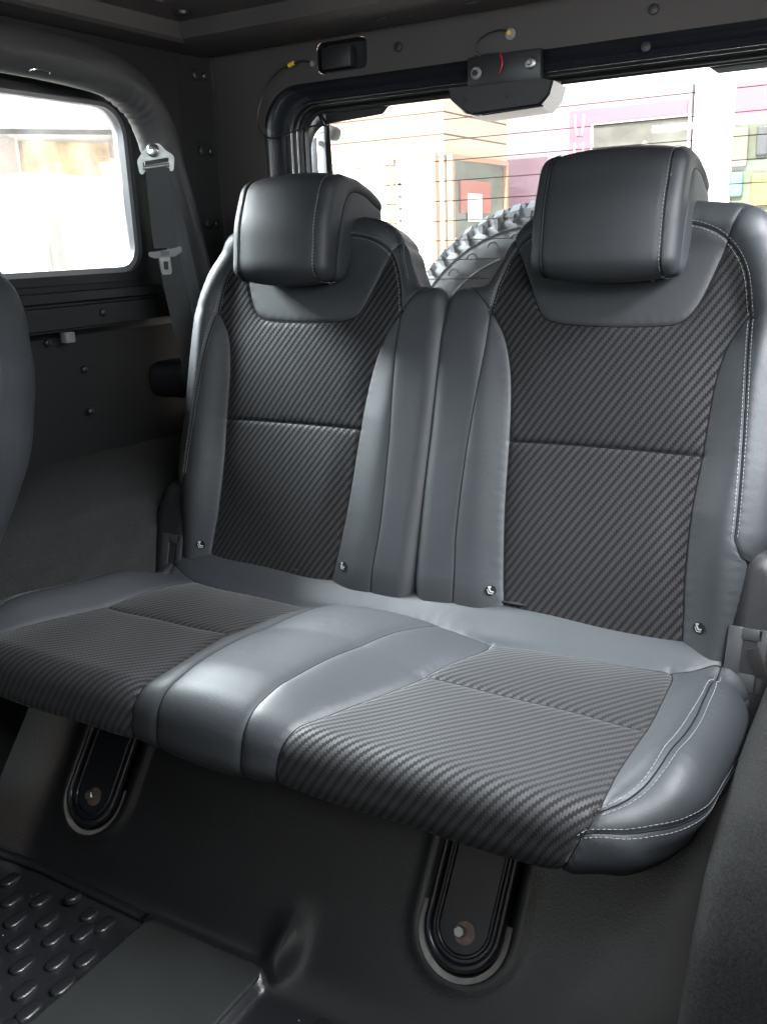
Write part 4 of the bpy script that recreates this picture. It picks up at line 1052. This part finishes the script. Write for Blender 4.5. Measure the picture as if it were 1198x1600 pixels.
for i in range(58):
    t = 2 * math.pi * (i + .25 * random.random()) / 58; mb = MB()
    for (dt, w2_, y0, y1, sk) in ((0, .012, .655, .700, .010), (.014, .010, .712, .760, -.012), (-.010, .010, .770, .815, .008)):
        a = t + dt; poly = []
        for (u_, y) in ((-w2_, y0), (w2_, y0 + .004), (w2_, y1), (-w2_ * .6, y1 - .003)):
            poly.append((a + (u_ + sk * (y - y0) * 10) / .37, y))
        n = len(poly)
        mb.prism(poly, lambda tt, y, h: polar(.356 + h - (.016 if y < .67 else 0), tt, y), 0, .018)
    # shoulder block running down the sidewall
    mb.prism([(t - .014, .352), (t + .016, .356), (t + .012, .340 - .008 * (i % 2)), (t - .002, .334 - .008 * (i % 2)), (t - .010, .342)], lambda tt, r_, h: polar(r_, tt, .652 - (r_ - .355) * -.25 - h), -.004, .009)
    mb.build('tread_lug', M_lug, sw_, smooth=False)
sd_m = mat('sidewall_mark', (.08, .083, .088), .5)
for i in range(36):
    t = 2 * math.pi * i / 36
    mb = MB(); cc = polar(.300, t, .634); e1 = Vector((-math.sin(t), 0, math.cos(t))); e2 = Vector((math.cos(t), 0, math.sin(t)))
    mb.tube([cc + e1 * (.011 * math.cos(a)) + e2 * (.011 * math.sin(a)) + Vector((0, -.002 - .0, 0)) for a in np.linspace(.4, 3.6, 10)], .0025, 6)
    mb.build('sidewall_mark', sd_m, sw_)
for rr_ in (.272, .324):
    MB().tube([polar(rr_, t, .6345 if rr_ < .3 else .642) for t in np.linspace(0, 2 * math.pi, 120, endpoint=False)], .0018, 6, closed=True).build('sidewall_line', sd_m, sw_)
MB().lathe([(.205, 0), (.20, .02), (.15, .05), (.06, .05)], (cw_.x, .70, cw_.z), (0, -1, 0), 40).build('rim', mat('steel_rim', (.05, .05, .05), .4), sw_)

# buildings across the road
def facade(name, label, x0, x1, y0, y1, z1, m, cat='building', bands=None, bm_=None, group=None):
    root = empty(name, ((x0 + x1) / 2, (y0 + y1) / 2, -1.1), label, cat, group)
    MB().box(((x0 + x1) / 2, (y0 + y1) / 2, (z1 - 1.1) / 2), (x1 - x0, y1 - y0, z1 + 1.1), .01).build('wall', m, root, smooth=False)
    if bands:
        za, zb, dz = bands; k = 0; z = za
        while z + dz <= zb + 1e-6:
            MB().box(((x0 + x1) / 2, (y0 + y1) / 2, z + dz / 2), (x1 - x0 + .05, y1 - y0 + .05, dz - .016), .004).build('cladding_panel', bm_, root, smooth=False); z += dz
            MB().box(((x0 + x1) / 2, (y0 + y1) / 2, z), (x1 - x0 + .040, y1 - y0 + .040, .020)).build('panel_joint', M_joint, root, smooth=False)
    return root
M_joint = mat('joint_brown', (.10, .055, .04), .7)
M_tan = mat('cream_cladding', (.58, .43, .33), .6, var=.05)
M_tanw = mat('cream_wall', (.78, .70, .60), .6)
M_or = mat('orange_frame', (.38, .22, .15), .5)
M_shopglass = mat('shop_glass', (.13, .16, .14), .15, spec=.7, var=.5, vscale=2.2)
M_pink = mat('pink_wall', (.30, .20, .28), .6, var=.04)
M_mag = mat('magenta_frame', (.26, .10, .15), .5)
M_greyw = mat('grey_window', (.10, .105, .10), .25, spec=.6, var=.5, vscale=3)
A = facade('tan_shop', 'tan clad corner shop with orange framed windows across the street', -9.0, -3.45, 7.0, 8.42, 2.9, M_tanw, bands=(1.30, 2.9, .19), bm_=M_tan)
def wnd(root, fn, a0, a1, z0, z1, fm, gm_, fw=.05, name='window'):
    """framed window on a wall; fn(a, z, out) -> point"""
    mb = MB()
    for (p0, p1, q0, q1) in ((a0 - fw, a0, z0 - fw, z1 + fw), (a1, a1 + fw, z0 - fw, z1 + fw), (a0, a1, z0 - fw, z0), (a0, a1, z1, z1 + fw)):
        mb.prism([(p0, q0), (p1, q0), (p1, q1), (p0, q1)], fn, 0, .06)
    w_ = mb.build(name, fm, root, smooth=False)
    MB().prism([(a0, z0), (a1, z0), (a1, z1), (a0, z1)], fn, .0, .02).build('pane', gm_, w_, smooth=False); return w_
fA = lambda a, z, h: (a, 7.0 - .026 - h, z); fAs = lambda a, z, h: (-3.45 + .026 + h, a, z)
M_pale_glass = mat('pale_glass', (.60, .66, .60), .2, spec=.7, var=.35, vscale=1.6)
wnd(A, fA, -3.93, -3.52, -1.05, 1.30, M_or, M_pale_glass, .035, 'door')
wnd(A, fA, -4.80, -4.06, -.2, 1.25, M_tanw, M_pale_glass, .04)
w1 = wnd(A, fAs, 7.07, 8.30, .44, 1.27, M_or, M_shopglass, .045)
MB().prism([(7.25, .80), (7.95, .80), (7.95, 1.10), (7.25, 1.10)], fAs, .02, .035).build('red_poster', mat('poster_red', (.36, .13, .11), .5), A, smooth=False)
MB().prism([(7.40, .72), (7.72, .72), (7.72, .98), (7.40, .98)], fAs, .036, .042).build('white_poster', M_white, A, smooth=False)
for k in range(2): MB().prism([(7.02, .177 + k * .13), (8.40, .177 + k * .13), (8.40, .192 + k * .13), (7.02, .192 + k * .13)], fAs, .0, .033).build('panel_joint', M_joint, A, smooth=False)
for k in range(3): MB().prism([(7.02, .05 + k * .13), (8.40, .05 + k * .13), (8.40, .165 + k * .13), (7.02, .165 + k * .13)], fAs, .0, .03).build('cladding_panel', M_tan, A, smooth=False)
for k in range(7): MB().box((-3.885, 6.95, .42 + k * .11), (.03, .03, .025)).build('door_fitting', M_plastic, A, smooth=False)
B_ = facade('pink_shop', 'pink walled shop with magenta frame and grey display window', -4.6, -1.92, 10.0, 14.0, 2.10, M_pink)
fB = lambda a, z, h: (a, 10.0 - h, z)
MB().prism([(-3.27, -1.0), (-3.02, -1.0), (-3.02, 1.78), (-1.95, 1.78), (-1.95, 1.93), (-3.27, 1.93)], fB, 0, .08).build('magenta_frame', M_mag, B_, smooth=False)
wB = wnd(B_, fB, -3.0, -1.93, .0, 1.76, M_white, M_greyw, .02)
for (x_, w_x, h_) in ((-2.86, .10, 1.2), (-2.62, .08, 1.3), (-2.4, .14, 1.45), (-2.12, .1, 1.35)):
    MB().prism([(x_ - w_x, .0), (x_ + w_x, .0), (x_ + w_x * .7, h_), (x_, h_ + .1), (x_ - w_x * .7, h_)], fB, .02, .05).build('display_figure', mat('display_grey', (.22, .22, .21), .7), B_, smooth=False)
for k, (za, zb) in enumerate(((1.66, 1.88), (1.36, 1.58), (1.06, 1.28))):
    MB().tube([fB(-3.20, zb, .09), fB(-3.20, (za + zb) / 2, .09), fB(-3.17, za, .09), fB(-3.12, za, .09), fB(-3.10, (za + zb) / 2, .09), fB(-3.10, zb, .09)], .012, 6).build('sign_letter', M_white, B_)
C_ = facade('white_column_shop', 'white pillared shop front with goods behind glass at right', -1.90, .6, 10.05, 14, 4.2, mat('white_render', (.80, .79, .78), .6))  # raised so its white wall covers the sky above
fC = lambda a, z, h: (a, 10.05 - h, z)
MB().prism([(-1.46, 1.72), (.3, 1.72), (.3, 2.05), (-1.46, 2.05)], fC, 0, .06).build('pink_fascia', M_mag, C_, smooth=False)
wnd(C_, fC, -1.46, .30, -.3, 1.70, M_white, mat('dark_goods_glass', (.10, .12, .09), .3, spec=.6, var=.7, vscale=3.2), .02)
cols = [(.16, .15, .12), (.05, .06, .07), (.10, .24, .25), (.26, .19, .07), (.16, .07, .06), (.22, .25, .13)]
k = 0
for (x_, z_, sx_, sz_) in ((-1.38, 1.40, .16, .40), (-1.16, 1.45, .12, .3), (-1.40, 1.02, .14, .25), (-1.15, .95, .18, .35), (-1.36, .62, .2, .2), (-1.10, .5, .2, .3)):
    MB().box((x_, 10.0, z_), (sx_, .06, sz_), .02).build('display_item', mat('goods', cols[k % 6], .6), C_, smooth=False); k += 1
facade('white_sky_block', 'white block added behind the pink shop in place of blown-out sky', -9.0, 3.0, 17.0, 20.0, 7.5, mat('sky_white', (.80, .80, .79), .7))  # added so the sky over the shops shows white
# seen through the side window
D_ = facade('street_wall', 'white wall standing in for the blown-out view, with an orange poster band seen through the side window', -7.0, -6.0, 1.0, 9.0, 4.0, mat('blown_out_white', (.80, .78, .74), .7), cat='wall')  # white and extra height stand in for overexposed daylight
fD = lambda a, z, h: (-6.0 + h, a, z)
pm = mat('orange_posters', (.52, .38, .20), .6, var=.5, vscale=4)
for (a, b, z0, z1, m_) in ((4.35, 5.3, 1.22, 1.46, pm), (3.6, 4.28, 1.16, 1.44, mat('brown_awning', (.30, .24, .20), .7)), (5.35, 5.62, 1.38, 1.52, mat('rust_panel', (.55, .42, .35), .7))):
    MB().prism([(a, z0), (b, z0), (b, z1 + .04), (a, z1)], fD, 0, .05).build('poster_band', m_, D_, smooth=False)
MB().prism([(3.4, 1.45), (5.65, 1.60), (5.65, 1.63), (3.4, 1.48)], fD, 0, .12).build('awning_edge', M_plastic, D_, smooth=False)
MB().prism([(4.53, .40), (4.62, .40), (4.60, 1.14), (4.50, 1.14)], fD, 0, .09).build('grey_post', mat('post_grey', (.25, .26, .25), .6), D_, smooth=False)
MB().prism([(4.60, -.2), (4.68, -.2), (4.68, .42), (4.60, .42)], fD, 0, .07).build('rust_post', mat('post_rust', (.5, .35, .28), .6), D_, smooth=False)
